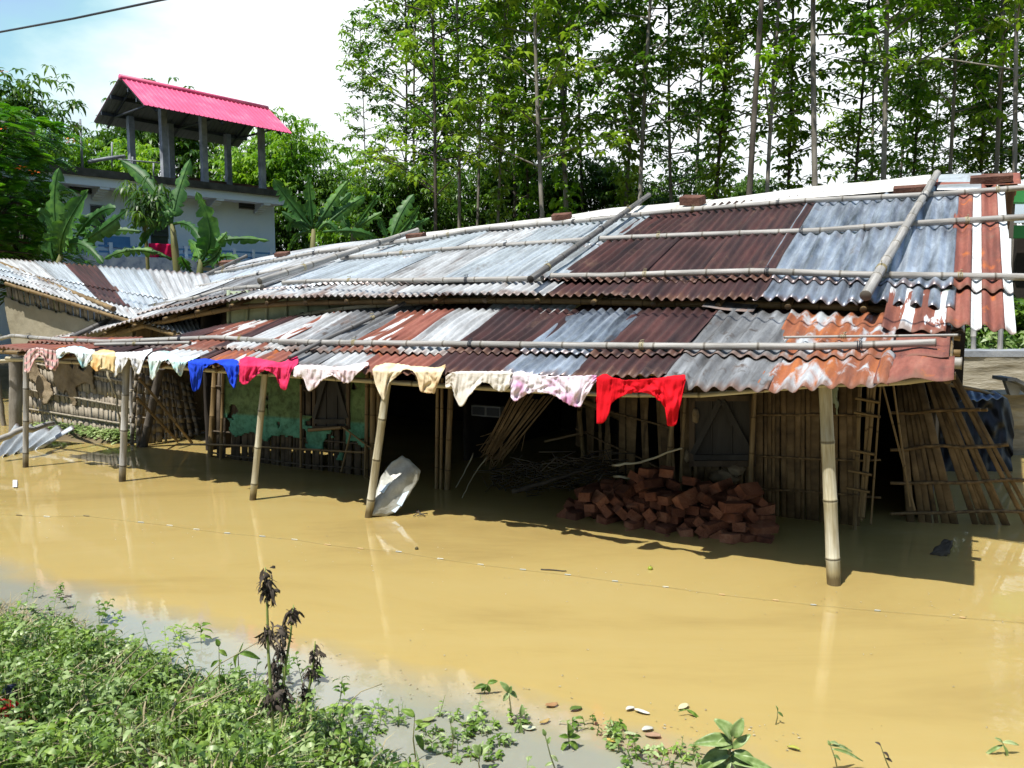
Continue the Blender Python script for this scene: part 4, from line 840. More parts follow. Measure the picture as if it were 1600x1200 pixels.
# heap under black plastic
mb = MB(); Yh = 8.0
pr = [(1480, 640), (1498, 628), (1530, 622), (1560, 618), (1574, 626), (1580, 645), (1574, 662), (1582, 690)]
def fn(u, v):
    x = lerp(1470, 1584, u); ytop = interp([1470, 1498, 1560, 1576, 1584], [640, 626, 619, 632, 668], x); a = at_Y(x, lerp(ytop, 692, v), Yh + .9 * abs(u - .4) * 0 + .35 * (1 - v)); a.z = lerp(at_Y(x, ytop, Yh).z, -.1, v)
    return a + Vector((.03, .09, .03)) * noise.noise(Vector((u * 9, v * 7, 4)))
mb.grid(fn, 36, 20)
def fn2(u, v): p = fn(u, 0); return p + Vector((0, .9 * v, -.1 * v * v))
mb.grid(fn2, 36, 6); T_ = obj('tarp_heap', mb, pm('black_plastic', [(.006, .007, .009), (.015, .017, .022)], 5, .45, bump=.8, bscale=3)); tag(T_, 'heap covered in wrinkled black plastic below the retaining wall', 'tarp')
mb = MB(); q = [at_Y(1500, 612, 7.9), at_Y(1558, 612, 7.9), at_Y(1500, 628, 7.6), at_Y(1574, 621, 7.6)]; q[0].z += .02
mb.grid(lambda u, v: bil(q, u, v) + ZZ * .012 * math.sin(u * 30), 30, 4); solid(obj('tin_sheet', mb, sheetmat('blue_tin', [(.1, .16, .28), (.16, .25, .42), (.3, .38, .5)]), loc=None), .006)
tag(bpy.data.objects['tin_sheet'], 'blue-grey tin sheet lying across the black plastic heap', 'tin sheet')
mb = MB(); mb.tube([at_Y(1478, 600, 7.5), at_Y(1530, 610, 7.7), at_Y(1560, 620, 7.8)], .018, 8); tag(obj('bamboo_pole', mb, M['bam_brown']), 'dark pole sloping down onto the black plastic heap', 'pole')
mb = MB(); A = at_z(1530, 705); B = at_z(1700, 712)      # dark boat hull
def hull(u, v):
    p = A.lerp(B, u); wd = .34 * (1 - abs(2 * u - 1) ** 3) + .02; an = math.pi * v; return p + Vector((0, .35 + -math.cos(an) * wd, math.sin(an) * (.16 + .05 * abs(2 * u - 1)) - .02))
mb.grid(hull, 24, 12); o = obj('overturned_boat', mb, pm('boat_tar', [(.01, .012, .018), (.03, .034, .045)], 4, .4)); tag(o, 'upturned dark tarred boat hull floating beside the low stone wall', 'boat')
mb = MB(); ar = [(1562, 591), (1575, 591), (1600, 604), (1625, 622)]
pts = [at_Y(x, y, 8.75) for x, y in ar]
for i in range(3):
    d = (pts[i + 1] - pts[i]); mb.box((pts[i] + pts[i + 1]) / 2, d / 2, Vector((0, .14, 0)), d.normalized().cross(Vector((0, 1, 0))) * .018)
CH = obj('broken_chair', mb, M['conc_pale'], smooth=False); tag(CH, 'broken grey chair with curved armrest standing on the low stone wall', 'chair')
mb = MB(); a = at_Y(1568, 594, 8.75); c = at_Y(1576, 617, 8.75); d = at_Y(1590, 617, 8.75); e = at_Y(1592, 602, 8.75); o_ = 0
mb.v = [p + Vector((0, k, 0)) for k in (-.03, .03) for p in (a, c, d, e)]; mb.face([0, 1, 2, 3]); mb.face([7, 6, 5, 4])
for i in range(4): j = (i + 1) % 4; mb.face([i, i + 4, j + 4, j])
obj('leg', mb, M['conc_pale'], CH, smooth=False)
SH = empty('green_shed', at_Y(1640, 540, 13) * 1, 'green-painted shed with whitewashed wall just past the right end of the roof', 'shed'); SH.location.z = 0
def ybox(name, x0, x1, y0, y1, Y, dep, mat, parent, label=None):
    a, b_ = at_Y(x0, y0, Y), at_Y(x1, y1, Y); mb = MB(); c = (a + b_) / 2; mb.box(Vector((c.x, Y + dep / 2, c.z)), ((b_.x - a.x) / 2, 0, 0), (0, dep / 2, 0), (0, 0, abs(a.z - b_.z) / 2)); return obj(name, mb, M[mat], parent, smooth=False, label=label)
M['green_paint'] = pm('green_paint', [(.03, .2, .05), (.06, .3, .09)], 2, .5)
ybox('fascia', 1578, 1800, 293, 316, 13, .1, 'green_paint', SH); ybox('fascia', 1578, 1800, 298, 318, 13.5, .1, 'green_paint', SH); ybox('wall', 1584, 1800, 316, 348, 14, .1, 'whitewash', SH); ybox('base_board', 1582, 1800, 352, 372, 13.2, .1, 'green_paint', SH)
ybox('post', 1577, 1583, 318, 372, 13.1, .12, 'bam_grey', SH); ybox('wall', 1590, 1800, 372, 545, 14.4, .1, 'dark', SH, 'dark lower wall')
# ------------------------------------------------------------------ things floating
def float_px(pts): return [at_z(x, y, .006) for x, y in pts]
fl = [(30, 805), (73, 807), (135, 806), (220, 816), (265, 821), (307, 827), (355, 833), (410, 838), (460, 843), (512, 851), (563, 857), (623, 862), (688, 873), (751, 882), (817, 890), (887, 898), (961, 908), (1040, 917), (1128, 929), (1212, 938), (1271, 945), (1371, 954), (1504, 965)]
FL = empty('float_line', float_px([(800, 888)])[0], 'thin cord with small coloured floats stretched across the muddy water', 'float line')
mb = MB(); P = float_px([(-60, 800)] + fl + [(1640, 976)]); P = [p.lerp(q, k / 4) for p, q in zip(P, P[1:]) for k in range(4)]; mb.tube(P, .0011, 4); obj('cord', mb, pm('cord', [(.32, .25, .1), (.38, .3, .12)], 3), FL)
fc = {'w': col('float_white', (.6, .6, .52)), 'b': col('float_blue', (.42, .48, .5)), 'o': col('float_orange', (.62, .4, .2)), 'd': col('float_dark', (.1, .08, .05))}
for (x, y), k in zip(fl, 'dwdbwwbbwoobwwbbbwoobgoo'.replace('g', 'b')):
    a, b_ = at_z(x - 5, y - .4, .004), at_z(x + 5, y + .4, .004); mb = MB(); mb.tube([a, a.lerp(b_, .12), a.lerp(b_, .88), b_], [.002, .0045, .0045, .002], 8); obj('float', mb, fc[k], FL)
def fruit(x, y, r_, mat, label):
    mb = MB(); c = at_z(x, y, r_ * .5); mb.grid(lambda u, v: c + Vector((math.cos(u * 6.283) * math.sin(v * 3.1416), math.sin(u * 6.283) * math.sin(v * 3.1416), math.cos(v * 3.1416) * .9 + .05 * math.cos(v * 12))) * r_, 16, 10)
    o = obj('fruit', mb, mat); tag(o, label, 'fruit'); mb = MB(); mb.tube([c + ZZ * r_ * .7, c + ZZ * r_ * 1.25 + U * .004], .0015, 5); obj('stalk', mb, M['twig'], o)
fruit(651, 857, .013, col('olive_fruit', (.07, .06, .02)), 'small dark fruit floating near the cord left of centre')
fruit(1016, 888, .016, col('green_fruit', (.25, .3, .03), .4), 'small yellow-green fruit floating right of the thin dark stick')
stick([at_z(845, 889, .006), at_z(885, 892, .006)], .005, 'thin dark stick floating on the open water near the middle', 'stick', 'twig')
mb = MB(); 
for pts in (((646, 806), (655, 800), (664, 806)), ((650, 799), (655, 800), (657, 804)), ((652, 806), (660, 803), (668, 802)), ((655, 800), (652, 796))): mb.tube([at_z(x, y, .012 + .006 * (i % 2)) for i, (x, y) in enumerate(pts)], .004, 5)
tag(obj('twig', mb, M['twig']), 'small forked dark twig floating beside the cracked grey sheet', 'twig')
mb = MB(); mb.grid(lambda u, v: at_z(20 + u * 7, 750 + v * 11, .01 + .012 * noise.noise(Vector((u * 3, v * 3, 1)))), 6, 6); solid(obj('scrap', mb, col('scrap_white', (.7, .72, .75))), .003); tag(bpy.data.objects['scrap'], 'crumpled white plastic scrap floating at the far left', 'litter')
mb = MB(); A, B = at_z(1466, 868), at_z(1482, 846, .06)
mb.grid(lambda u, v: lerp_v(A, B, v) + U * ((u - .5) * .12 * (1 - v * .5)) + V * .02 * noise.noise(Vector((u * 4, v * 4, 2))), 8, 12) if False else mb.grid(lambda u, v: A.lerp(B, v) + U * ((u - .5) * .1 * (1 - v * .55)) + V * .03 * noise.noise(Vector((u * 4, v * 4, 2))), 8, 12)
solid(obj('stump', mb, M['twig']), .03); tag(bpy.data.objects['stump'], 'broken grey stump sticking out of the shaded water at the right', 'stump')
# cable overhead
mb = MB(); a, b_ = at_Y(0, 50, 9), at_Y(252, 0, 7.5); d = b_ - a; mb.tube([a - d * 2 + ZZ * .25, a - d, a, a.lerp(b_, .5) - ZZ * .01, b_, b_ + d, b_ + d * 2.5 + ZZ * .3], .011, 6); tag(obj('power_cable', mb, M['rafter']), 'black power cable crossing the sky at top left', 'cable')
# ------------------------------------------------------------------ concrete house with the pink roof
B0 = at_Y(70, 255, 22); zs = B0.z
B1 = at_z(434, 297, zs); Wd = (B1 - B0).normalized(); Nb = Vector((-Wd.y, Wd.x, 0))
BLD = empty('concrete_house', (B0.x, B0.y, .3), 'whitewashed two-storey concrete house with bright pink roof shelter on its terrace', 'house')
def onf(px, py, off=0): return hit(px, py, B0 + Nb * off, Nb)
def bquad(px0, px1, z0, z1, off): a, b_ = onf(px0, 300, off), onf(px1, 300, off); return [Vector((a.x, a.y, z1)), Vector((b_.x, b_.y, z1)), Vector((a.x, a.y, z0)), Vector((b_.x, b_.y, z0))]
def fbox(name, mat, px0, px1, y0, y1, off, dep, parent=BLD, label=None, pxz=None):
    """box on the facade: pixel x range, y range read at its left edge, pushed off metres behind the slab edge"""
    a, b_ = onf(px0, y0, off), onf(px1, y0, off); zt = onf(pxz or px0, y0, off).z; zb = onf(pxz or px0, y1, off).z
    c = Vector(((a.x + b_.x) / 2, (a.y + b_.y) / 2, (zt + zb) / 2)) + Nb * dep / 2; mb = MB()
    d = Vector((b_.x - a.x, b_.y - a.y, 0)) / 2; mb.box(c, d, Nb * abs(dep) / 2, ZZ * (zt - zb) / 2); return obj(name, mb, M[mat], parent, smooth=False, label=label)
le = B0 - Wd * 3
mb = MB(); c = (le + B1 + Wd * .35) / 2; mb.box(Vector((c.x, c.y, zs - .1)) + Nb * 3, (B1 + Wd * .35 - le) / 2, Nb * 3, ZZ * .1); SLAB = obj('roof_slab', mb, M['slab_dark'], BLD, smooth=False)
mb = MB(); mb.box(Vector((c.x, c.y, zs - .32)) + Nb * 3.0, (B1 + Wd * .3 - le) / 2, Nb * 2.9, ZZ * .12); obj('soffit', mb, M['whitewash'], BLD, smooth=False)
mb = MB(); cz = (zs - .44) / 2; mb.box(Vector((c.x, c.y, cz)) + Nb * 3.3 , (B1 + Wd * .3 - le) / 2, Nb * 2.6, ZZ * (zs - .44) / 2); WALL = obj('wall', mb, M['whitewash'], BLD, smooth=False)
for px in (165, 234, 345, 418):
    a = onf(px, 300, .08); mb = MB(); p = Vector((a.x, a.y, zs - .44))
    for k in range(5): mb.box(p + Nb * (.1 + .12 * k) + ZZ * (-.03 - .03 * k), Wd * .13, Nb * .062, ZZ * (.03 + .03 * k))
    obj('bracket', mb, M['whitewash'], BLD, smooth=False)
fo = .68
def win(px0, px1, y0, y1, lab=None, slatsn=5):
    w = fbox('window', 'conc_pale', px0, px1, y0, y1, fo, .03, label=lab); 
    a, b_ = onf(px0, y0, fo - .02), onf(px1, y0, fo - .02); zt, zb = onf(px0, y0, fo).z, onf(px0, y1, fo).z; c = Vector(((a.x + b_.x) / 2, (a.y + b_.y) / 2, (zt + zb) / 2)); d = Vector((b_.x - a.x, b_.y - a.y, 0)) / 2
    mb = MB(); mb.box(c, d * .94, Nb * .02, ZZ * (zt - zb) / 2 * .86); g_ = obj('pane', mb, M['glass_dark'], w, smooth=False)
    mb = MB()
    for k in range(slatsn): mb.box(c - Nb * .03 + ZZ * (zt - zb) * (k / (slatsn - 1) - .5) * .75, d * .92, Nb * .012, ZZ * .012)
    obj('bars', mb, M['rafter'], w, smooth=False)
win(107, 160, 279, 301); win(373, 400, 310, 326); win(141, 163, 319, 356); win(236, 262, 332, 372)
fbox('door', 'glass_dark', 236, 262, 366, 404, fo - .01, .03)
fbox('shutter', 'blue_paint', 163, 203, 368, 386, fo - .02, .05)
fbox('vent', 'glass_dark', 420, 422, 314, 319, fo - .02, .03)
mb = MB()   # balcony railing
for k in range(5):
    z_ = onf(165, 384, .1).z - k * .16; a, b_ = onf(150, 300, .1), onf(450, 300, .1); mb.box(Vector(((a.x + b_.x) / 2, (a.y + b_.y) / 2, z_)), Vector((b_.x - a.x, b_.y - a.y, 0)) / 2, Nb * .025, ZZ * .028)
RAIL = obj('railing', mb, M['blue_paint'], BLD, smooth=False)
for px in (168, 212, 258, 286, 300, 330, 362, 392, 420, 446):
    a = onf(px, 300, .12); z_ = onf(165, 384, .1).z; mb = MB(); mb.box(Vector((a.x, a.y, z_ - .38)), Wd * .05, Nb * .05, ZZ * .48); obj('post', mb, M['whitewash'], RAIL, smooth=False)
fbox('balcony_slab', 'whitewash', 60, 450, 400, 404, -.1, .8, pxz=165)
mb = MB(); a, b_ = onf(60, 300, -1.5), onf(300, 300, -1.5); zt = onf(230, 402, -1.5).z; mb.box(Vector(((a.x + b_.x) / 2, (a.y + b_.y) / 2, zt / 2)), Vector((b_.x - a.x, b_.y - a.y, 0)) / 2, Nb * .1, ZZ * zt / 2)
tag(obj('garden_wall', mb, pm('blotchy_blue_wall', [(.2, .26, .4), (.42, .48, .6), (.55, .6, .68)], 6, .9), smooth=False), 'blotchy blue-white garden wall below the concrete house', 'wall')
mb = MB(); c = onf(250, 381, .05)
mb.grid(lambda u, v: c + Wd * (u - .5) * .75 - ZZ * v * (.42 + .12 * math.sin(u * 9)) + Nb * (-.08 + .05 * math.sin(u * 14 + v * 2)), 20, 10); o = obj('cloth', mb, M.get('redc') or cloth('cloth_door_red', (.5, .01, .06), (.65, .02, .1))); solid(o, .01); tag(o, 'crimson cloth hung over the blue balcony railing of the concrete house', 'cloth')
# pink roof on six columns
e0, e1 = hit(223, 165, B0 - Nb * .7, Nb), hit(455, 210, B0 - Nb * .7, Nb); r0, r1 = hit(187, 123, B0 + Nb * 1.15, Nb), hit(418, 172, B0 + Nb * 1.15, Nb)
zr = (r0.z + r1.z) / 2; ze = (e0.z + e1.z) / 2; print('pink', e0.z, e1.z, r0.z, r1.z)
b0_, b1_ = r0 + Nb * 1.75 + ZZ * (e0.z - r0.z) * .95, r1 + Nb * 1.75 + ZZ * (e1.z - r1.z) * .95
def ribbed(name, q, off, mat, parent, amp=.03, n=32, label=None):
    mb = MB(); nn_ = (q[1] - q[0]).cross(q[2] - q[0]).normalized(); nn_ = nn_ if nn_.z > 0 else -nn_
    mb.grid(lambda u, v: bil(q, u, v) + nn_ * (off + amp * max(0, math.cos(u * n * 6.283)) ** 6), n * 10, 2); return obj(name, mb, M[mat], parent, label=label)
for q in ([r0, r1, e0, e1], [r0, r1, b0_, b1_]):
    top_ = ribbed('roof_sheet', q, .03, 'pink_roof', BLD); ribbed('underside', q, 0, 'grey_metal', top_)
    for k in (.35, .72): 
        a, b_ = bil(q, 0, k) - ZZ * .06, bil(q, 1, k) - ZZ * .06; mb = MB(); mb.box((a + b_) / 2, (b_ - a) / 2, Nb * .03, ZZ * .05); obj('purlin', mb, M['rafter'], top_, smooth=False)
mb = MB(); mb.tube([r0 + ZZ * .05, r1 + ZZ * .05], .09, 8); obj('ridge_cap', mb, M['pink_roof'], BLD)
for k in (.08, .5, .92):
    mb = MB(); R_ = r0.lerp(r1, k) - ZZ * .1; a, b_ = e0.lerp(e1, k) - ZZ * .08, b0_.lerp(b1_, k) - ZZ * .08
    for p, q in ((R_, a), (R_, b_), (R_.lerp(a, .75), R_.lerp(b_, .75))): mb.tube([p, q], .035, 6)
    obj('truss', mb, M['rafter'], BLD)
for px, wd in ((258, 11), (320, 10), (410, 12)):
    a = onf(px, 280, .25); Hh = lerp(e0.z, e1.z, (px - 223) / 232) + .28
    mb = MB(); mb.box(Vector((a.x, a.y, (zs + Hh) / 2)), Wd * .085, Nb * .085, ZZ * (Hh - zs) / 2); obj('column', mb, M['conc_pale'], BLD, smooth=False)
    c2 = a + Nb * 1.95; mb = MB(); mb.box(Vector((c2.x, c2.y, (zs + Hh) / 2)), Wd * .085, Nb * .085, ZZ * (Hh - zs) / 2); obj('column', mb, M['conc_pale'], BLD, smooth=False)
a, b_ = onf(262, 300, 2.3), onf(425, 300, 2.3); mb = MB(); mb.box(Vector(((a.x + b_.x) / 2, (a.y + b_.y) / 2, zs + .2)), Vector((b_.x - a.x, b_.y - a.y, 0)) / 2, Nb * .1, ZZ * .2); obj('parapet', mb, M['brick_old'], BLD, smooth=False)
for px, y0, y1 in ((125, 186, 262), (175, 222, 262), (207, 245, 268), (240, 255, 275)):
    mb = MB(); mb.tube([onf(px, y0, 1.0), onf(px + 4 * (px < 130), y1, 1.0)], .035 if px < 130 else .025, 6); obj('rod', mb, M['conc_pale'], BLD)
mb = MB(); mb.tube([onf(138, 253, .8), onf(165, 248, .8), onf(195, 244, .8)], .05, 6); mb.tube([onf(185, 249, .9), onf(255, 255, .9)], .02, 6); obj('pipe', mb, M['conc_pale'], BLD)
mb = MB(); p = [onf(105, 196, 1.0), onf(122, 194, 1.0), onf(122, 201, 1.0)]; mb.v += p + [q + Nb * .02 for q in p]; mb.face([0, 1, 2]); mb.face([5, 4, 3]); obj('pennant', mb, col('brown_cloth', (.3, .17, .08)), BLD)
# street lamp among the left trees
mb = MB(); a, b_ = at_Y(27, 196, 15), at_Y(53, 208, 15); d = (b_ - a); mb.tube([a, a.lerp(b_, .15), a.lerp(b_, .8), b_], [.03, .09, .1, .05], 8); LMP = obj('street_lamp', mb, M['grey_metal']); tag(LMP, 'grey street lamp head half hidden in the feathery tree at the left', 'street lamp')
mb = MB(); mb.tube([a, a + Vector((-.6, 0, .1)), a + Vector((-1.2, 0, -.3)), Vector((a.x - 1.3, a.y, .3))], .04, 6); obj('pole', mb, M['grey_metal'], LMP)

# ------------------------------------------------------------------ vegetation
def leafq(mb, p, d, n, l, w, droop=.35, fold=.12):
    """one pointed leaf of four faces from p along d"""
    s_ = d.cross(n).normalized() * w / 2; m1 = p + d * l * .35 - ZZ * l * droop * .1; m2 = p + d * l * .72 - ZZ * l * droop * .45; tip = p + d * l * .98 - ZZ * l * droop
    o = len(mb.v); f_ = n * w * fold
    mb.v += [p, m1 + s_ + f_, m1 - s_ + f_, m2 + s_ * .8 + f_, m2 - s_ * .8 + f_, tip]
    mb.face([o, o + 1, o + 2]); mb.face([o + 1, o + 3, o + 4, o + 2]); mb.face([o + 3, o + 5, o + 4])
def rdir(rn, up=0): 
    v_ = Vector((rn.gauss(0, 1), rn.gauss(0, 1), rn.gauss(0, 1) + up)); return v_.normalized()
def cluster(mb, p, rn, n, l, w, droop=.5, flat=.5):
    for k in range(n):
        a = 2 * math.pi * k / n + rn.uniform(-.4, .4); d = Vector((math.cos(a), math.sin(a), rn.uniform(-.35, .45) * flat * 2)).normalized(); ll = l * rn.uniform(.7, 1.15)
        nrm = (ZZ + rdir(rn) * .35).normalized(); nrm = (nrm - d * nrm.dot(d)).normalized(); leafq(mb, p + d * .03, d, nrm, ll, w * rn.uniform(.8, 1.1), droop * rn.uniform(.4, 1.4))
def mk(mb, name):
    me = bpy.data.meshes.new(name); me.from_pydata(mb.v, [], mb.f); me.polygons.foreach_set('use_smooth', [True] * len(me.polygons))
    ul = me.uv_layers.new(name='UVMap'); ul.data.foreach_set('uv', [c for f in mb.uv for uv in f for c in uv]); me.update(); return me
def tall_tree(seed, H=14, lo=.32, ivy=0, dens=1.0, mat='leaf', bark='bark', lean=.3, spread=1.9):
    rn = random.Random(seed); T_ = MB(); Cr = MB(); pts = []; K = 16; a1, a2 = rn.uniform(0, 6), rn.uniform(0, 6)
    for i in range(K + 1):
        h = i / K; pts.append(Vector((lean * math.sin(h * 2.2 + a1) - lean * math.sin(a1), lean * math.sin(h * 2.6 + a2) - lean * math.sin(a2), -.5 + h * (H + .5))))
    T_.tube(pts, [lerp(.052, .012, (i / K) ** .9) for i in range(K + 1)], 8)
    def at_h(h): i = min(K - 1, int(h * K)); return pts[i].lerp(pts[i + 1], h * K - i)
    h = lo; az = rn.uniform(0, 6)
    while h < .99:
        nb = rn.choice((2, 3, 3, 4)); k_ = (h - lo) / (1 - lo)
        for b_ in range(nb):
            if rn.random() > dens: continue
            az += 2.4 + rn.uniform(-.3, .3); Lb = spread * rn.uniform(.55, 1.15) * (1.05 - .55 * k_); el = rn.uniform(.15, .7)
            st_ = at_h(min(.99, h + rn.uniform(-.015, .015))); d = Vector((math.cos(az) * math.cos(el), math.sin(az) * math.cos(el), math.sin(el)))
            mid = st_ + d * Lb * .55; en = mid + (d + Vector((0, 0, -.15 + rn.uniform(-.2, .3)))).normalized() * Lb * .5
            T_.tube([st_, mid, en], [.018, .012, .006], 5, caps=False)
            for c_ in range(rn.randint(8, 13)):
                p = st_.lerp(mid, rn.uniform(.5, 1)) if rn.random() < .35 else mid.lerp(en, rn.uniform(0, 1.1)); p = p + rdir(rn) * rn.uniform(.05, .38)
                cluster(Cr, p, rn, rn.randint(6, 9), .19, .08, .5)
        h += rn.uniform(.035, .06)
    for c_ in range(10): cluster(Cr, at_h(.99) + rdir(rn, .5) * .35, rn, 7, .25, .08, .6)
    if ivy:
        for i in range(int(ivy * 900)):
            hh = rn.uniform(.02, .55) ; p = at_h(hh) + Vector((rn.gauss(0, 1), rn.gauss(0, 1), 0)).normalized() * rn.uniform(.08, .3) * (1 + .6 * noise.noise(Vector((hh * 12, seed, 0))))
            cluster(Cr, p, rn, 3, .13, .1, .8)
    return mk(T_, 'trunk'), mk(Cr, 'crown'), mat, bark
def round_tree(seed, H=8, Rr=3, n=1500, mat='leaf_dark', l=.24, w=.085, droop=.8, bark='bark_dark', z0=.35, cl=7):
    rn = random.Random(seed); T_ = MB(); Cr = MB(); T_.tube([Vector((.1 * math.sin(i), .1 * math.cos(i * 1.3), -.5 + i * H * .075)) for i in range(9)], [.2 - i * .013 for i in range(9)], 9)
    lobes = []
    for i in range(16):
        a = rn.uniform(0, 6.28); rr = Rr * rn.uniform(.2, .72); zc = H * rn.uniform(z0 + .1, .86); lobes.append((Vector((math.cos(a) * rr, math.sin(a) * rr, zc)), Rr * rn.uniform(.28, .5)))
        T_.tube([Vector((0, 0, H * .35)), Vector((math.cos(a) * rr * .5, math.sin(a) * rr * .5, lerp(H * .35, zc, .6))), lobes[-1][0]], [.09, .05, .02], 5, caps=False)
    for i in range(n):
        c_, r_ = rn.choice(lobes); d = rdir(rn, .25); p = c_ + d * r_ * (rn.random() ** .35) * (1 + .35 * noise.noise(d * 2 + Vector((seed, 0, 0)))); p.z = max(p.z, H * z0 * .6)
        cluster(Cr, p, rn, cl, l, w, droop)
    return mk(T_, 'trunk'), mk(Cr, 'crown'), mat, bark
def feather_tree(seed, H=6, Rr=2.6, n=420):
    rn = random.Random(seed); T_ = MB(); Cr = MB(); T_.tube([Vector((.12 * math.sin(i), 0, -.5 + i * H * .08)) for i in range(9)], [.16 - i * .011 for i in range(9)], 8)
    for i in range(n):
        a = rn.uniform(0, 6.28); rr = Rr * math.sqrt(rn.random()); z = H * (.45 + .5 * rn.random()) - rr * .35; p = Vector((math.cos(a) * rr, math.sin(a) * rr, z)); out_ = Vector((math.cos(a + rn.gauss(0, .5)), math.sin(a + rn.gauss(0, .5)), .25))
        if i % 6 == 0: T_.tube([Vector((0, 0, H * .45)), Vector((p.x * .5, p.y * .5, p.z + .1)), p], [.05, .03, .01], 4, caps=False)
        for f_ in range(3):
            d = (out_ + rdir(rn) * .45).normalized(); Lf = rn.uniform(.35, .55); sd = d.cross(ZZ).normalized(); pr = p
            for k in range(11):
                q = p + d * Lf * k / 11 - ZZ * Lf * .55 * (k / 11) ** 2; wl = .11 * math.sin(math.pi * (k + 1.5) / 13) + .02
                for sg in (-1, 1):
                    o = len(Cr.v); e = q + sd * sg * wl - ZZ * wl * .25 + d * .02; Cr.v += [q - d * .002, q + d * .028, e + d * .014, e - d * .01]; Cr.face([o, o + 1, o + 2, o + 3])
    return mk(T_, 'trunk'), mk(Cr, 'crown'), 'leaf_feather', 'bark_dark'
def place(tv, name, loc, label, cat, group, sc_=1, rz=0, mat=None, bark=None, parts=('trunk', 'crown')):
    t_ = empty(name, loc, label, cat, group); t_.rotation_euler = (0, 0, rz); t_.scale = (sc_,) * 3
    for nm, me, m in zip(parts, tv[:2], (bark or tv[3], mat or tv[2])):
        o = bpy.data.objects.new(nm, me); C.objects.link(o); o.parent = t_
        if not me.materials: me.materials.append(None)
        o.material_slots[0].link = 'OBJECT'; o.material_slots[0].material = M[m]
    return t_
TT = [tall_tree(11, 14, .3), tall_tree(12, 14, .42, ivy=.5), tall_tree(13, 14, .34, dens=.8), tall_tree(14, 14, .25, spread=1.8), tall_tree(15, 14, .4, dens=.8, spread=1.9), tall_tree(16, 14, .36, ivy=.6, spread=1.5)]
RT = [round_tree(21), round_tree(22, n=1700), round_tree(23, l=.3, w=.11, mat='leaf')]
BU = [round_tree(31, 2.2, 1.2, 420, 'leaf_lime', .17, .07, .6, z0=.1), round_tree(32, 2.2, 1.4, 420, 'leaf', .17, .07, .6, z0=.1)]
FT = [feather_tree(41, 7.2, 2.2, 520), feather_tree(42, 7.2, 2.4, 520)]
LM = [(560, 'left of the banana clump'), (640, 'behind the first leaning pole on the silver roof'), (720, 'behind the silver roof'), (800, 'above the middle of the silver roof'), (880, 'above the pale brick on the ridge'), (960, 'left of the slanting pole over the maroon sheets'),
      (1030, 'above the tip of the slanting pole beside the maroon sheets'), (1110, 'above the dark jagged ridge brick'), (1190, 'above the maroon sheets'), (1270, 'above the seam of maroon and galvanised sheets'), (1350, 'above the galvanised sheets'), (1430, 'just left of the thickest pole'), (1500, 'just right of the thickest pole'), (1560, 'above the red ridge cap at the right'), (1620, 'at the right edge')]
used_ = {}
def lmk(px): return min(LM, key=lambda q: abs(q[0] - px))[1]
talls = [(570, 22, 3, .62, 'bark', 0), (676, 17.5, 0, .95, 'bark_dark', 1.2), (714, 19, 2, 1.0, 'bark', 2.1), (741, 21, 4, .95, 'bark', .4), (768, 18.5, 1, .85, 'bark', 3.3), (800, 24, 3, 1.0, 'bark_dark', 1), (835, 22, 5, 1.0, 'bark_dark', 4.4), (864, 17, 0, 1.1, 'bark', 5.2), (895, 18.5, 1, 1.25, 'bark', .1),
         (925, 25, 4, 1.2, 'bark_dark', 2), (962, 20, 5, 1.1, 'bark', 2.7), (998, 18, 2, 1.1, 'bark', 3.8), (1062, 21, 0, 1.1, 'bark', 5), (1096, 19, 5, 1.1, 'bark_dark', 1.7), (1156, 15, 4, 1.3, 'bark_dark', 0), (1196, 17, 2, 1.1, 'bark', 4),
         (1222, 22, 5, 1.1, 'bark_dark', .5), (1289, 15.5, 4, 1.3, 'bark', 1.5), (1320, 21, 0, 1.05, 'bark_dark', 3.1), (1350, 25, 3, 1.1, 'bark', .7), (1378, 16.5, 2, 1.3, 'bark', 5.5), (1404, 22, 1, 1.0, 'bark_dark', 1.9), (1440, 24, 2, .8, 'bark', 2.4), (1470, 18, 4, 1.0, 'bark', 3.6),
         (1497, 26, 3, 1.0, 'bark_dark', 4.6), (1520, 20, 5, .95, 'bark_dark', .2), (1540, 17, 2, 1.1, 'bark', 1.1), (1566, 22, 0, 1.0, 'bark_dark', 5.9), (1592, 15, 4, 1.0, 'bark', 2.6), (1625, 18, 3, 1.0, 'bark', 3), (1660, 22, 0, 1.0, 'bark_dark', 4), (1700, 18, 1, 1.0, 'bark', 1), (1760, 22, 3, 1, 'bark', 2),
         (620, 26, 0, 1.05, 'bark_dark', 2.2), (655, 28, 3, 1.2, 'bark', 3.7), (700, 30, 5, 1.25, 'bark_dark', .6), (783, 30, 4, 1.1, 'bark', 5.1), (860, 30, 0, 1.35, 'bark_dark', 2.5), (1080, 30, 0, 1.5, 'bark', 3.5), (1395, 30, 3, 1.2, 'bark_dark', 4.9)]
dist_words = {}
for i, (px, Y_, tv, s_, bk, rz) in enumerate(talls):
    p = at_Y(px, 465, Y_); p.z = .25; near = 'nearest' if Y_ < 17.2 else ('far' if Y_ > 23.5 else 'slim')
    ivy = tv in (1, 5); base_lab = '%s %s %s tree %s' % (near, 'dark-barked' if bk == 'bark_dark' else 'pale-barked', 'vine-wrapped' if ivy else ('long-trunked' if tv in (2, 4) else 'leafy'), lmk(px))
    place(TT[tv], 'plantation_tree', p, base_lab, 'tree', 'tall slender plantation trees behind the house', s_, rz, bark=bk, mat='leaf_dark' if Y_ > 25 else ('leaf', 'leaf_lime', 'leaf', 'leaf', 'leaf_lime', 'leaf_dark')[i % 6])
def rt(px, Y_, tv, s_, lab, mat=None, z=.2, rz=0, grp='broad trees behind the buildings'):
    p = at_Y(px, 465, Y_); p.z = z; place(tv, 'broad_tree', p, lab, 'tree', grp, s_, rz, mat)
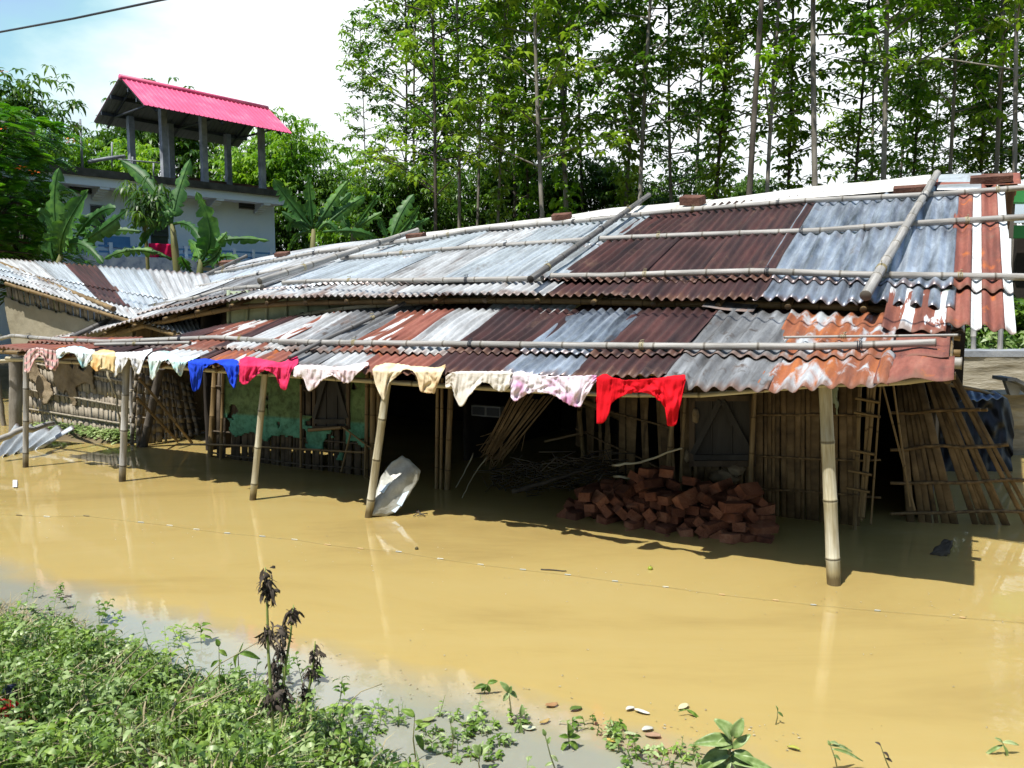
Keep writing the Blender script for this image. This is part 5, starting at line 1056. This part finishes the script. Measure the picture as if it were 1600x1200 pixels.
rt(258, 36, RT[0], 1.27, 'dark broad tree whose top shows just above the pink roof'); rt(125, 33, RT[1], 1.03, 'dark broad tree left of the pink roof', rz=1); rt(180, 31, RT[1], .95, 'mid green broad tree seen under the left end of the pink roof', rz=2, mat='leaf')
rt(320, 33, RT[2], .85, 'leafy tree seen between the columns of the pink roof', rz=2, mat='leaf_dark'); rt(400, 35, RT[0], .98, 'dark leafy tree behind the right end of the pink roof', rz=4, mat='leaf')
rt(462, 34, RT[1], 1.08, 'dense round tree right of the pink roof', rz=3, mat='leaf'); rt(520, 32, RT[0], .8, 'dark round tree behind the banana plants', rz=5); rt(575, 24, RT[2], .6, 'bushy tree above the right banana plants', rz=1)
rt(-25, 22, RT[1], .92, 'dark tree at the top left corner of the photo', rz=.4); rt(-150, 19, RT[0], 1.0, 'dark tree beyond the left edge', rz=.4)
rt(640, 22, RT[0], .62, 'low dark tree behind the last banana plant', rz=2); rt(735, 25, RT[1], .7, 'low dense tree in shade between slim trunks behind the silver roof', rz=1); rt(930, 26, RT[0], .72, 'low dense tree in shade left of the maroon sheets', rz=2); rt(1010, 25, RT[1], .68, 'low shaded tree above the slanting pole', rz=4)
rt(820, 27, RT[1], .75, 'low dense tree in shade behind the middle of the ridge', rz=5); rt(1150, 27, RT[1], .7, 'low shaded tree above the maroon sheets', rz=1.4); rt(1330, 29, RT[0], .62, 'low shaded tree above the galvanised sheets', rz=.4)
for px, Y_, k, s_, lab, mt in ((1100, 14, 0, .9, 'bright lime bush left of the maroon sheets on the ridge line', None), (1160, 13.5, 0, 1.0, 'biggest bright lime bush behind the ridge', None), (1215, 14.2, 0, .95, 'bright lime bush behind the white ridge cap seam', None), (980, 15.5, 1, .9, 'green bush behind the slanting pole', None), (1310, 15, 1, .8, 'green bush behind the right galvanised sheets', None),
                               (890, 16, 1, .75, 'green bush behind the middle of the ridge', None), (430, 19, 0, .9, 'light green bush below the corner of the concrete house', 'leaf_lime'), (398, 16, 1, .62, 'small bush in front of the white house wall', 'leaf_lime'), (600, 17, 0, .9, 'yellow-green bush behind the bananas', None), (1410, 17, 1, .8, 'dark bush left of the thickest pole', 'leaf_dark'), (1560, 15, 1, .75, 'dark bush above the red ridge cap', 'leaf_dark')):
    p = at_Y(px, 465, Y_); p.z = .2; place(BU[k], 'bush', p, lab, 'bush', 'bushes behind the house', s_, px * .1, mt, parts=('stems', 'foliage'))
for px, Y_, k, s_, z_, lab in ((-45, 15.0, 0, .76, .1, 'feathery flame tree with orange flowers at the left edge'), (-110, 14.5, 1, .8, .1, 'feathery flame tree beyond the left edge'), (30, 17, 1, .56, .1, 'smaller feathery tree in front of the white house')):
    p = at_Y(px, 465, Y_); p.z = z_; o = place(FT[k], 'flame_tree', p, lab, 'tree', 'feathery trees on the left', s_, 0)
rnf = random.Random(3)
for px, py in ((108, 218), (5, 113), (3, 200), (34, 262), (55, 270), (112, 222)):
    mb = MB(); cluster(mb, at_Y(px, py, 13.6), rnf, 5, .07, .035, .2); tag(obj('flower', mb, col('flower_%d' % px, (.75, .15, .02))), 'small orange flower cluster in the feathery tree', 'flower', 'orange flowers of the flame tree')
# shade tree standing off to the left of the frame: its crown dapples the left hut
p = Vector((-9.7, 9.2, 0)); place(RT[0], 'broad_tree', p, 'broad shade tree outside the left edge beside the hut', 'tree', 'broad trees behind the buildings', .55, 1.0)
for i in range(12):   # unseen trees added behind the camera to block sky light from the porch
    a = R(-175 + i * 31 * .52 + 0) ; rr = 17 + 2 * math.sin(i * 2.1); p = Vector((math.cos(a) * rr * 1.3, math.sin(a) * rr, .6))
    place(RT[i % 3], 'broad_tree', p, 'added unseen tree behind the viewpoint, blocking sky light', 'tree', 'added sky-blocking trees behind the viewpoint', 2.1, i * 1.3)
# banana plants
def banana(name, Y_, stems, leaves, label, seed, group='banana plants behind the house', r_=.06):
    rn = random.Random(seed); e = empty(name, at_Y(stems[0][0][0], 465, Y_), label, 'banana plant', group); e.location.z = .2
    for pts in stems:
        P = [at_Y(x, y, Y_) for x, y in pts]; Bt = Vector((P[0].x, P[0].y, 0)); mb = MB(); mb.tube([Bt] + P, [r_ * k for k in [1.3] + [1] * (len(P) - 1) + [.6]], 10); obj('stem', mb, M['stem'], e)
    for k, (a, m_, t_, w_) in enumerate(leaves):
        dy = rn.uniform(-.5, .5); A = at_Y(a[0], a[1], Y_); Mm = at_Y(m_[0], m_[1], Y_ + dy * .5); T_ = at_Y(t_[0], t_[1], Y_ + dy); hw = w_ * Y_ / F * .55; mb = MB(); n = 26
        bz = lambda u: A * (1 - u) ** 2 + (Mm * 2 - (A + T_) * .5) * 2 * u * (1 - u) + T_ * u ** 2
        tw = rn.uniform(-.5, .5); tears = [rn.randint(4, n - 2) for _ in range(rn.randint(7, 13))]
        for sg in (-1, 1):
            prev = None
            for i in range(n + 1):
                u = i / n; c = bz(u); d = (bz(min(1, u + .01)) - bz(max(0, u - .01))).normalized(); side = d.cross(Vector((.1, -1, .25)).normalized()).normalized(); up_ = side.cross(d).normalized()
                if u < .12: ww = hw * .08
                else: q = (u - .12) / .88; ww = hw * (min(1, (q * 5)) ** .6) * (1 - q ** 4) ** .6 * (1 + .05 * math.sin(i * 1.9 + k))
                if i in tears: ww *= rn.uniform(.45, .85)
                cup = .28 + .25 * math.sin(u * 7 + k) * .5
                e1_ = c + (side * sg * math.cos(tw * sg * .5) * .55 - up_ * .2 * cup) * ww; e2_ = c + (side * sg - up_ * cup * 1.6 * (1 if up_.z > 0 else -1) - ZZ * (.15 + .1 * math.sin(i * 2.3 + sg))) * ww
                o = len(mb.v); mb.v += [c, e1_, e2_]
                if prev is not None:
                    mb.face([prev, o, o + 1, prev + 1]); 
                    if i not in tears: mb.face([prev + 1, o + 1, o + 2, prev + 2])
                    else: mb.face([prev + 1, o + 1, prev + 2])
                prev = o
        mb.tube([bz(i / 12) - ZZ * .005 for i in range(13)], [lerp(.028, .006, i / 12) for i in range(13)], 5); obj('leaf', mb, M['banana'], e)
banana('banana_plant', 13.9, [[(84, 430), (96, 398)]], [((96, 400), (100, 360), (138, 296), 34), ((84, 408), (80, 375), (92, 345), 24), ((94, 398), (84, 320), (92, 262), 26), ((97, 392), (125, 380), (161, 412), 22), ((110, 390), (158, 358), (198, 328), 24), ((112, 380), (148, 336), (181, 325), 22), ((118, 385), (160, 362), (222, 362), 16), ((95, 395), (70, 385), (60, 400), 14), ((100, 392), (72, 340), (60, 330), 18)], 'leftmost banana plant with one broad backlit leaf, in front of the white house', 1)
banana('banana_plant', 14.2, [[(277, 430), (273, 385), (269, 350)]], [((269, 350), (234, 288), (188, 250), 22), ((268, 350), (277, 305), (297, 248), 24), ((268, 352), (246, 350), (217, 388), 18), ((267, 350), (262, 332), (256, 356), 20), ((270, 350), (296, 352), (314, 380), 14), ((268, 405), (215, 390), (162, 405), 15), ((268, 350), (225, 345), (205, 362), 13)], 'banana plant with a tall bare yellowish stem before the white house door', 2)
banana('banana_plant', 13.6, [[(312, 430), (314, 405)]], [((312, 410), (328, 365), (307, 299), 30), ((312, 410), (313, 395), (321, 388), 24), ((314, 405), (345, 376), (421, 376), 16), ((316, 410), (334, 402), (345, 385), 22), ((312, 405), (305, 385), (294, 375), 18), ((314, 400), (342, 376), (354, 362), 14), ((300, 425), (288, 410), (284, 400), 16), ((318, 415), (352, 400), (375, 408), 14)], 'banana plant with one upright pointed leaf, right of the tall-stemmed one', 3)
banana('banana_plant', 15.2, [[(488, 400), (490, 358)]], [((490, 358), (456, 318), (427, 279), 24), ((488, 358), (484, 312), (481, 272), 17), ((492, 356), (518, 316), (543, 282), 18), ((494, 356), (526, 320), (549, 300), 15), ((500, 358), (544, 322), (570, 307), 18), ((498, 360), (512, 348), (528, 364), 15), ((505, 362), (562, 362), (590, 377), 15), ((486, 362), (462, 370), (450, 398), 9), ((490, 358), (460, 345), (452, 362), 16), ((484, 360), (470, 350), (440, 330), 18)], 'biggest banana clump with torn leaves beside the corner of the white house', 4)
banana('banana_plant', 15.6, [[(552, 395), (552, 360)]], [((552, 360), (571, 346), (597, 331), 15), ((552, 360), (580, 320), (590, 308), 14), ((550, 362), (535, 340), (528, 322), 14), ((554, 362), (575, 370), (592, 385), 14)], 'small banana plant in the middle of the right clump', 5)
banana('banana_plant', 14.6, [[(606, 400), (610, 378)]], [((609, 378), (624, 338), (647, 303), 22), ((612, 378), (645, 356), (671, 341), 17), ((611, 378), (640, 345), (655, 321), 15), ((608, 378), (596, 350), (592, 340), 12)], 'rightmost banana plant with three stiff leaves behind the silver roof', 6)
banana('papaya_plant', 14.6, [[(232, 430), (226, 350), (224, 300)]], [], 'papaya tree with drooping leaf crown between two banana plants', 8, 'papaya', .03)
pp_ = [o for o in bpy.data.objects if o.name.startswith('papaya_plant')][0]; pp_['category'] = 'papaya tree'
mb = MB(); rn = random.Random(5)
for i in range(75): c = at_Y(224 + rn.gauss(0, 17), 315 + rn.gauss(0, 15), 14.6 + rn.gauss(0, .3)); cluster(mb, c, rn, 7, .17, .04, 1.3)
obj('crown', mb, M['leaf_dark'], pp_)
# plants on the retaining wall (right)
for i, (px, py, s_) in enumerate(((1490, 535, .3), (1503, 525, .34), (1535, 540, .22), (1552, 528, .36), (1580, 532, .34), (1600, 528, .36), (1512, 542, .2), (1625, 525, .4), (1590, 545, .2), (1497, 512, .35))):
    p = at_Y(px, py + 4, 11.9); mb = MB(); rn = random.Random(60 + i)
    for k in range(60):
        d = rdir(rn, .4); leafq(mb, p + Vector((rn.gauss(0, .1), rn.gauss(0, .07), rn.uniform(-.15, .12))), d, rdir(rn, 1.5).cross(d).normalized(), .2 * rn.uniform(.6, 1.1), .045, .5)
    tag(obj('wall_plant', mb, M['weed_pale'] if i % 2 else M['leaf_dark']), ['leafy plant beside the beam end on the retaining wall', 'pale spiky plant left of the first end post', 'small plant at the foot of the first end post', 'pale spiky plant beside the second end post', 'dark plant right of the second end post', 'pale long-leaved plant near the right edge above the wall', 'small dark plant between the two end posts', 'pale plant at the right edge above the wall', 'small dark plant on the coping near the right edge', 'pale plant high behind the rust red eave'][i], 'plant', 'plants on the retaining wall')
mb = MB(); rn = random.Random(77)   # dark hedge mass behind those plants
for i in range(1500):
    p = Vector((rn.uniform(6.0, 13.5), rn.uniform(12.6, 13.6), 0)); p.z = rn.uniform(.8, 1.7); cluster(mb, p, rn, 5, .2, .07, .7)
tag(obj('undergrowth', mb, M['leaf_dark']), 'dark undergrowth behind the retaining wall', 'undergrowth', kind='stuff')
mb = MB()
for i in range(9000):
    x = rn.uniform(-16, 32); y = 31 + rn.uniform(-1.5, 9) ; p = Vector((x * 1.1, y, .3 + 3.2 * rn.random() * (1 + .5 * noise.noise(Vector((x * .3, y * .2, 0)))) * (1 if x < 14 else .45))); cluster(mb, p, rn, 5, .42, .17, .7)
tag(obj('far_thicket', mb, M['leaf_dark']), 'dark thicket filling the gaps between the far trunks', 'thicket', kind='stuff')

# ------------------------------------------------------------------ foreground bank: weeds, grass, single plants
rn = random.Random(101); wa, wb, wc, wd_ = MB(), MB(), MB(), MB()
def sprig(tgt, p, h_, n_, rn, l=.045, w=.016):
    tipd = Vector((rn.gauss(0, .25), rn.gauss(0, .25), 1)).normalized(); o = len(tgt.v); s_ = Vector((.002, 0, 0)); e = p + tipd * h_; tgt.v += [p - s_, p + s_, e + s_ * .4, e - s_ * .4]; tgt.face([o, o + 1, o + 2, o + 3])
    for k in range(n_):
        a = k * 2.4 + rn.random(); q = p.lerp(e, .3 + .7 * k / n_); d_ = Vector((math.cos(a), math.sin(a), rn.uniform(.0, .8))).normalized(); nr_ = (ZZ + rdir(rn) * .5).normalized(); nr_ = (nr_ - d_ * nr_.dot(d_)).normalized(); leafq(tgt, q, d_, nr_, l * rn.uniform(.6, 1.2), w * rn.uniform(.7, 1.3), .4, .25)
def gpos(x, y): return Vector((x, y, max(0, bank_h(x, y))))
def dens_at(x, y):
    d = shore(x) - y
    return d
cnt = 0
while cnt < 19000:
    y = 1.9 + rn.random() ** .8 * 3.4; x = rn.uniform(-3.9, 2.0); d = dens_at(x, y)
    if d < -.12 * rn.random(): continue
    rgt = max(0, min(1, (x + .55) / .7))       # thins out to the right
    if rn.random() < rgt * .97: continue
    if d < .25 and rn.random() < .35: continue
    nzz = noise.noise(Vector((x * 3.2, y * 3.2, 5))) + .5 * noise.noise(Vector((x * 8, y * 8, 2)))
    if nzz < -.12 and rn.random() < .8: continue
    if x < -2.5 and d < .55 and rn.random() < .75: continue
    p = gpos(x, y); hgt = (.02 + .17 * rn.random()) * min(1, .35 + max(0, d) * 1.3) * (1 + .9 * noise.noise(Vector((x * 3, y * 3, 9)))); cnt += 1; q = rn.random()
    if q < .5:      # grass blade
        a = rn.uniform(0, 6.28); l = hgt * 1.1 + .07; d_ = Vector((math.cos(a) * .6, math.sin(a) * .6, 1)).normalized(); s_ = Vector((-math.sin(a), math.cos(a), 0)) * .0035; tgt = wc if rn.random() < .38 else wa; o = len(tgt.v)
        m1 = p + d_ * l * .55; m2 = p + d_ * l * .85 + Vector((math.cos(a), math.sin(a), -.6)) * l * .25; tgt.v += [p - s_, p + s_, m1 + s_ * .9, m1 - s_ * .9, m2]; tgt.face([o, o + 1, o + 2, o + 3]); tgt.face([o + 3, o + 2, o + 4])
    else:
        c = p + ZZ * hgt; tgt = wa if rn.random() < .62 else wb; n_ = rn.choice((2, 3, 3, 4)); az = rn.uniform(0, 6.28)
        for k in range(n_):
            a = az + k * 2.1 + rn.uniform(-.4, .4); d_ = Vector((math.cos(a), math.sin(a), rn.uniform(-.2, .7))).normalized(); nr_ = (ZZ * .8 + rdir(rn) * .7).normalized(); nr_ = (nr_ - d_ * nr_.dot(d_)).normalized(); leafq(tgt, c, d_, nr_, rn.uniform(.018, .055), rn.uniform(.006, .019), .35, .25)
        o = len(tgt.v); s_ = Vector((.0015, 0, 0)); tgt.v += [p - s_, p + s_, c + s_, c - s_]; tgt.face([o, o + 1, o + 2, o + 3])
for i in range(560):
    x = rn.uniform(-3.8, .9); y = rn.uniform(2.2, 5.0); d = dens_at(x, y)
    if d < -.42 or rn.random() < -d * 1.9: continue
    if x > -.5 and rn.random() < .8: continue
    sprig(wa if rn.random() < .6 else wb, gpos(x, y), rn.uniform(.07, .3) * (.5 if d < 0 else 1), rn.randint(6, 14), rn, rn.uniform(.03, .06), rn.uniform(.009, .024))
for i in range(950):      # straggling growth in the shallows
    x = rn.uniform(-3.7, .75) if rn.random() < .45 else rn.uniform(-1.1, .7); y = (shore(x) if x < -.9 else 3.2 - (x + .9) * .13) + rn.uniform(-.35, .14)
    if noise.noise(Vector((x * 3, y * 3, 2))) < .02: continue
    sprig(wa if rn.random() < .6 else wb, gpos(x, y), rn.uniform(.0, .06) * (3 if rn.random() < .06 else 1), rn.randint(2, 6), rn, rn.uniform(.02, .045), rn.uniform(.007, .018))
tag(obj('weeds', wa, M['weed'], loc=(0, 0, 0)), 'dense green weeds and grass covering the near bank', 'weeds', kind='stuff'); tag(obj('pale_weeds', wb, M['weed_pale'], loc=(0, 0, 0)), 'pale sunlit weed leaves scattered through the near bank', 'weeds', kind='stuff'); 
for i in range(6000):   # wet grass tuft, far left of the bank
    x = rn.uniform(-3.9, -2.2); y = shore(x) + rn.uniform(-.75, .12) + .1; 
    if rn.random() < (x + 3.3) * .8: continue
    p = gpos(x, y); a = rn.uniform(0, 6.28); l = rn.uniform(.05, .13); s_ = Vector((-math.sin(a), math.cos(a), 0)) * .0035; e = p + Vector((math.cos(a) * .8, math.sin(a) * .8, .5)) * l; o = len(wc.v); wc.v += [p - s_, p + s_, e]; wc.face([o, o + 1, o + 2])
tag(obj('dry_grass', wc, M['dry'], loc=(0, 0, 0)), 'brownish wet grass blades along the left of the bank', 'grass', kind='stuff')
for i in range(700):    # small growth along the foot of the left hut
    p = L(rn.uniform(-9.7, -8.0), rn.uniform(1.15, 1.5), 0); p.z = .02 + .1 * rn.random(); cluster(wd_, p, rn, 3, .07, .03, .3)
tag(obj('wall_foot_weeds', wd_, M['weed_pale'], loc=(0, 0, 0)), 'grey-green weeds along the foot of the left hut wall', 'weeds', kind='stuff')
def at_plant(px, py): # point on bank or water under a pixel
    p = at_z(px, py, 0.0); 
    for _ in range(6): p = at_z(px, py, max(0, bank_h(p.x, p.y)))
    return p
def plant(name, base, top, leaves, label, cat, mat='weed', stemmat='stem', r_=.004, seed=0, group=None, w=.045, l=.07):
    """stem from base pixel to top pixel; leaves = (fraction up the stem, pixel dx, dy, length scale)"""
    rn = random.Random(seed); Bp = at_plant(*base); Tp = at_Y(top[0], top[1], Bp.y); mb = MB(); mid = Bp.lerp(Tp, .5) + Vector((rn.uniform(-.01, .01), 0, 0)); mb.tube([Bp - ZZ * .05, Bp, mid, Tp], [r_, r_, r_ * .8, r_ * .5], 6); e = obj(name, mb, M[stemmat], loc=Bp); tag(e, label, cat, group); sc_ = Bp.y / F
    for k, (f_, dx, dy, ls) in enumerate(leaves):
        p = Bp.lerp(Tp, f_); d_ = Vector((dx * sc_, rn.uniform(-.4, .4) * abs(dx) * sc_, -dy * sc_)); ll = d_.length; d_ = d_.normalized(); nr_ = Vector((rn.uniform(-.6, .6), -.7, .8)).normalized(); nr_ = (nr_ - d_ * nr_.dot(d_)).normalized(); mb = MB(); ww = ll * ls; s_ = d_.cross(nr_).normalized() * ww / 2
        mb.grid(lambda u, v: p + d_ * ll * v * (1) + s_ * (2 * u - 1) * math.sin(math.pi * min(1, v * .93 + .03)) ** .75 * (1.1 - .35 * v) + nr_ * (abs(2 * u - 1) ** 1.3 * ww * .3 * math.sin(math.pi * v) + .04 * ll * math.sin(v * 5)) - ZZ * ll * .12 * v * v, 6, 8)
        solid(obj('leaf', mb, M[mat], e), .0008)
    return e
plant('broad_leaf_plant', (1136, 1215), (1146, 1150), [(.9, -28, -38, .55), (.95, 14, -40, .5), (.85, -62, -8, .4), (.6, -50, 28, .5), (.6, 45, 10, .45), (.7, 30, -30, .35), (.4, 62, -10, .3), (.5, -22, 40, .7), (.5, 26, 42, .8), (.8, -30, -5, .7), (.3, -60, 10, .35)], 'big broad-leaved seedling at the bottom edge right of centre', 'plant', 'weed_pale', r_=.007, seed=1)
for i, (b_, t_, lv, lab, mt) in enumerate([
    ((800, 1130), (795, 1082), [(1, -14, -22, .4), (1, -9, 12, .6), (1, 14, 8, .6), (.95, 4, -16, .5)], 'upright seedling alone in the shallow water below centre', 'weed_pale'),
    ((756, 1085), (762, 1068), [(1, 16, -6, .5), (.8, -22, 2, .4), (.9, 4, 12, .7), (.9, -10, 10, .6)], 'dark-leaved sprig floating left of the upright seedling', 'weed'),
    ((812, 1145), (814, 1120), [(1, 2, -24, .4), (.6, 4, 20, .5), (.6, -10, 14, .3)], 'pale drooping seedling just right below the upright one', 'weed_pale'),
    ((750, 1205), (750, 1180), [(1, -12, -20, .7), (1, 16, -18, .7), (.9, 0, -26, .3)], 'two-leaved seedling at the bottom edge left of the curled one', 'weed_pale'),
    ((650, 1190), (648, 1120), [(1, -22, -14, .5), (.9, 16, 10, .6), (.6, 14, 22, .5), (.7, 26, -14, .3)], 'tall thin seedling with a dark folded top leaf', 'weed'),
    ((705, 1180), (704, 1130), [(1, 4, -12, .5), (.9, 6, 14, .6)], 'thin single-stem seedling between the two larger ones', 'weed_pale'),
    ((870, 1210), (852, 1150), [(1, -4, -14, .5), (.8, 5, -14, .5), (.5, 12, 10, .4), (.3, -14, 4, .4)], 'knobbly stem with small grey-green leaves at bottom centre', 'weed_pale'),
    ((890, 1170), (888, 1148), [(1, 0, -22, .6), (.8, -16, -6, .5), (.8, 20, -2, .5), (.5, -14, 12, .5), (.5, 16, 12, .6), (.9, 9, -14, .5)], 'bushy seedling with a pale upright leaf right of bottom centre', 'weed'),
    ((158, 1050), (160, 985), [(1, -10, -10, .6), (1, 12, -12, .6), (.9, 6, 10, .6)], 'dark green sprout with folded top leaves at the left water edge', 'weed'),
    ((205, 1062), (206, 1020), [(1, -14, -6, .7), (1, 14, -6, .7), (.8, 3, 16, .5)], 'three-leaved sprout right of the folded-leaf sprout', 'weed'),
    ((338, 1120), (342, 1010), [(1, -4, -14, .6), (.95, 12, 10, .5), (.8, -14, 10, .4), (.6, 10, 14, .5)], 'tall leafy stem left of the withered stalks', 'weed'),
    ((378, 1060), (372, 1020), [(1, 34, 8, .3), (1, -6, 22, .4), (.9, 8, -24, .1)], 'arching leaf sprig just left of the withered stalks', 'weed'),
    ((510, 1150), (508, 1112), [(1, -10, -6, .7), (1, 12, -4, .6)], 'small two-leaved sprout right of the withered stalks', 'weed'),
    ((540, 1150), (536, 1120), [(1, 4, -20, .25), (.7, -12, 8, .4)], 'slim pointed sprout in the shallows beside the bank', 'weed'),
    ((1310, 1210), (1296, 1160), [(1, 20, 5, .3), (.9, 46, 14, .14), (.9, -4, -10, .5), (.8, 60, 20, .1), (.6, 14, 8, .4)], 'thin trailing sprig at the bottom right', 'weed_pale'),
    ((1396, 1215), (1376, 1165), [(1, -8, -6, .5), (.8, 10, 8, .5), (.6, 12, 5, .4)], 'withering thin sprig beside the trailing one', 'dead'),
    ((1572, 1180), (1566, 1160), [(1, -14, -12, .3), (1, 30, 2, .25), (.8, -28, 18, .2), (.8, 8, 24, .3)], 'narrow-leaved sprig at the right edge near the bottom', 'weed_pale'),
    ((1212, 1132), (1215, 1112), [(1, -3, -12, .3), (1, 9, 6, .4)], 'tiny white-tipped sprout right of the broad-leaved seedling', 'weed_pale'),
    ((1088, 1118), (1072, 1108), [(1, 26, 14, .2), (.9, -16, -1, .15)], 'small bent sprig with one dark leaf left above the broad-leaved seedling', 'weed')]):
    plant('seedling', b_, t_, lv, lab, 'plant', mt, r_=.003, seed=i + 10, group='seedlings along the near shore')
def withered(base, top, blobs, label, seed):
    rn = random.Random(seed); Bp = at_plant(*base); Tp = at_Y(top[0], top[1], Bp.y); mb = MB(); mb.tube([Bp - ZZ * .05] + [Bp.lerp(Tp, k / 5) + Vector((rn.uniform(-.004, .004), 0, 0)) for k in range(6)], [.007, .007, .0065, .006, .005, .004, .002], 7); e = obj('withered_stalk', mb, pm('stalk_green', [(.16, .22, .05), (.28, .33, .1)], 6), loc=Bp); tag(e, label, 'plant', 'withered stalks on the near bank')
    for (x, y, rx, ry) in blobs:
        mb = MB()
        for k in range(int(rx * ry / 4) + 12):
            c = at_Y(x + max(-rx, min(rx, rn.gauss(0, rx * .42))), y + max(-ry, min(ry, rn.gauss(0, ry * .45))), Bp.y + rn.uniform(-.02, .02)); d_ = Vector((rn.gauss(0, .5), rn.gauss(0, .5), -1 + rn.uniform(-.2, .9))).normalized(); nr_ = rdir(rn).cross(d_).normalized(); leafq(mb, c, d_, nr_, rn.uniform(.018, .05), rn.uniform(.005, .014), .2, .8)
        obj('dead_leaf', mb, M['dead'], e)
withered((428, 1215), (415, 886), [(417, 905, 9, 18), (421, 922, 9, 16), (420, 985, 12, 16), (424, 1090, 10, 20)], 'tallest withered stalk with shrivelled black leaves near the bottom left', 1)
withered((432, 1180), (458, 945), [(456, 957, 10, 14), (442, 985, 9, 14), (438, 1012, 8, 12), (430, 1050, 8, 26), (444, 1085, 10, 20)], 'middle withered stalk with a drooping black seed head', 2)
withered((470, 1160), (494, 1002), [(494, 1022, 7, 18), (486, 1050, 8, 12), (475, 1080, 6, 16)], 'shortest withered stalk, right of the other two', 3)
mb = MB(); rn = random.Random(8)
for i in range(9):
    p = at_plant(rn.uniform(150, 560), rn.uniform(1100, 1190)); a = rn.uniform(0, 3.1); d_ = Vector((math.cos(a), math.sin(a) * .6, .35)); mb.tube([p + ZZ * .08, p + ZZ * .13 + d_ * .12, p + ZZ * .12 + d_ * rn.uniform(.2, .32)], .0022, 5)
tag(obj('straw', mb, M['dry']), 'loose straw stems lying across the weeds', 'straw', kind='stuff')
mb = MB(); rn = random.Random(44)     # scum, chaff and leaf bits drifting on the water
for i in range(520):
    if i % 3 == 0: px = rn.uniform(0, 1600); py = interp([0, 1600], [800, 975], px) + rn.gauss(0, 12)
    elif i % 3 == 1: px = rn.uniform(380, 1250); py = interp([380, 900, 1250], [1030, 1120, 1150], px) + rn.gauss(0, 22)
    else: px = rn.uniform(0, 1600); py = rn.uniform(740, 1150)
    if py < interp([0, 600, 1200, 1600], [745, 835, 900, 940], px): continue
    c = at_z(px, py, .004); a = rn.uniform(0, 3.14); r_ = rn.uniform(.002, .008); d = Vector((math.cos(a), math.sin(a), 0)); e = Vector((-d.y, d.x, 0)); o = len(mb.v); mb.v += [c + d * r_, c + e * r_ * .5 + ZZ * .002, c - d * r_, c - e * r_ * .5]; mb.face([o, o + 1, o + 2, o + 3])
tag(obj('flotsam', mb, pm('flotsam', [(.1, .08, .04), (.35, .3, .18), (.6, .57, .48)], 60, .8), loc=(0, 0, 0)), 'specks of chaff and leaf bits drifting on the flood water', 'flotsam', kind='stuff')
# leaves floating flat near the shore
rn = random.Random(15)
fls = [(985, 1108, 'cream leaf floating right of bottom centre, largest of the pale ones', (.6, .58, .5)), (1003, 1113, 'cream leaf touching the largest pale one', (.62, .6, .52)), (862, 1102, 'orange-brown leaf floating above the bushy seedling', (.36, .2, .09)), (851, 1128, 'small curled ochre leaf left of the bushy seedling', (.4, .28, .1)), (735, 1130, 'pale yellow-green leaf just under the surface left of centre', (.4, .42, .14)),
       (1020, 1150, 'brownish pink leaf floating near bottom right of centre', (.38, .24, .15)), (1012, 1140, 'small white leaf above the brownish pink one', (.52, .52, .45)), (985, 1148, 'pale green leaf left of the brownish pink one', (.4, .45, .25)), (955, 1158, 'upright yellow curled leaf near bottom centre', (.55, .38, .1)), (826, 1138, 'pale narrow leaf beside the drooping seedling', (.5, .52, .36)), (670, 1125, 'dull green leaf floating left of the thin seedling', (.25, .3, .1)), (1068, 1105, 'thin straw-coloured leaf floating above the broad-leaved seedling', (.55, .5, .3)), (1240, 1170, 'murky yellow-green leaf in the shallows at right', (.35, .35, .06)), (900, 1108, 'dark green leaf tuft floating beside the orange-brown leaf', (.1, .16, .03))]
for i, (x, y, lab, c_) in enumerate(fls):
    p = at_z(x, y, .006); a = rn.uniform(-.6, .6); d_ = Vector((math.cos(a), math.sin(a), 0)); mb = MB(); ll = rn.uniform(.045, .065); ww = ll * rn.uniform(.35, .6); sd = Vector((-d_.y, d_.x, 0))
    mb.grid(lambda u, v: p + d_ * ll * (v - .5) + sd * ww * (u - .5) * math.sin(math.pi * (v * .92 + .04)) ** .7 + ZZ * (.002 + .004 * abs(u - .5) * 2 + .003 * math.sin(v * 4 + i)), 6, 8); solid(obj('floating_leaf', mb, pm('leaf_fl_%d' % i, [tuple(k * .75 for k in c_), c_], 40, .6)), .0008)
    tag(bpy.data.objects[[o.name for o in bpy.data.objects if o.name.startswith('floating_leaf')][-1]], lab, 'leaf', 'leaves floating near the shore')
mb = MB(); P = at_plant(25, 1155)   # red cloth and dark shoe in the weeds
mb.grid(lambda u, v: P + Vector((-.3 + u * .36, -.02 + .08 * v, .07 + .05 * noise.noise(Vector((u * 5, v * 4, 1))) + .05 * math.sin(v * 3) - (.08 * (u > .8) * (u - .8) * 5))), 24, 12); o = obj('red_cloth', mb, M.get('x') or cloth('rag_red', (.25, .01, .015), (.45, .02, .03))); solid(o, .004); tag(o, 'crumpled red cloth lying in the weeds at the bottom left corner', 'cloth')
mb = MB(); a = at_plant(12, 1140) + ZZ * .13; b_ = at_plant(42, 1130) + ZZ * .14; mb.tube([a, a.lerp(b_, .2), a.lerp(b_, .6), b_], [.018, .028, .024, .01], 10); tag(obj('shoe', mb, col('navy_rubber', (.015, .02, .05))), 'dark navy slipper lying above the red cloth', 'slipper')
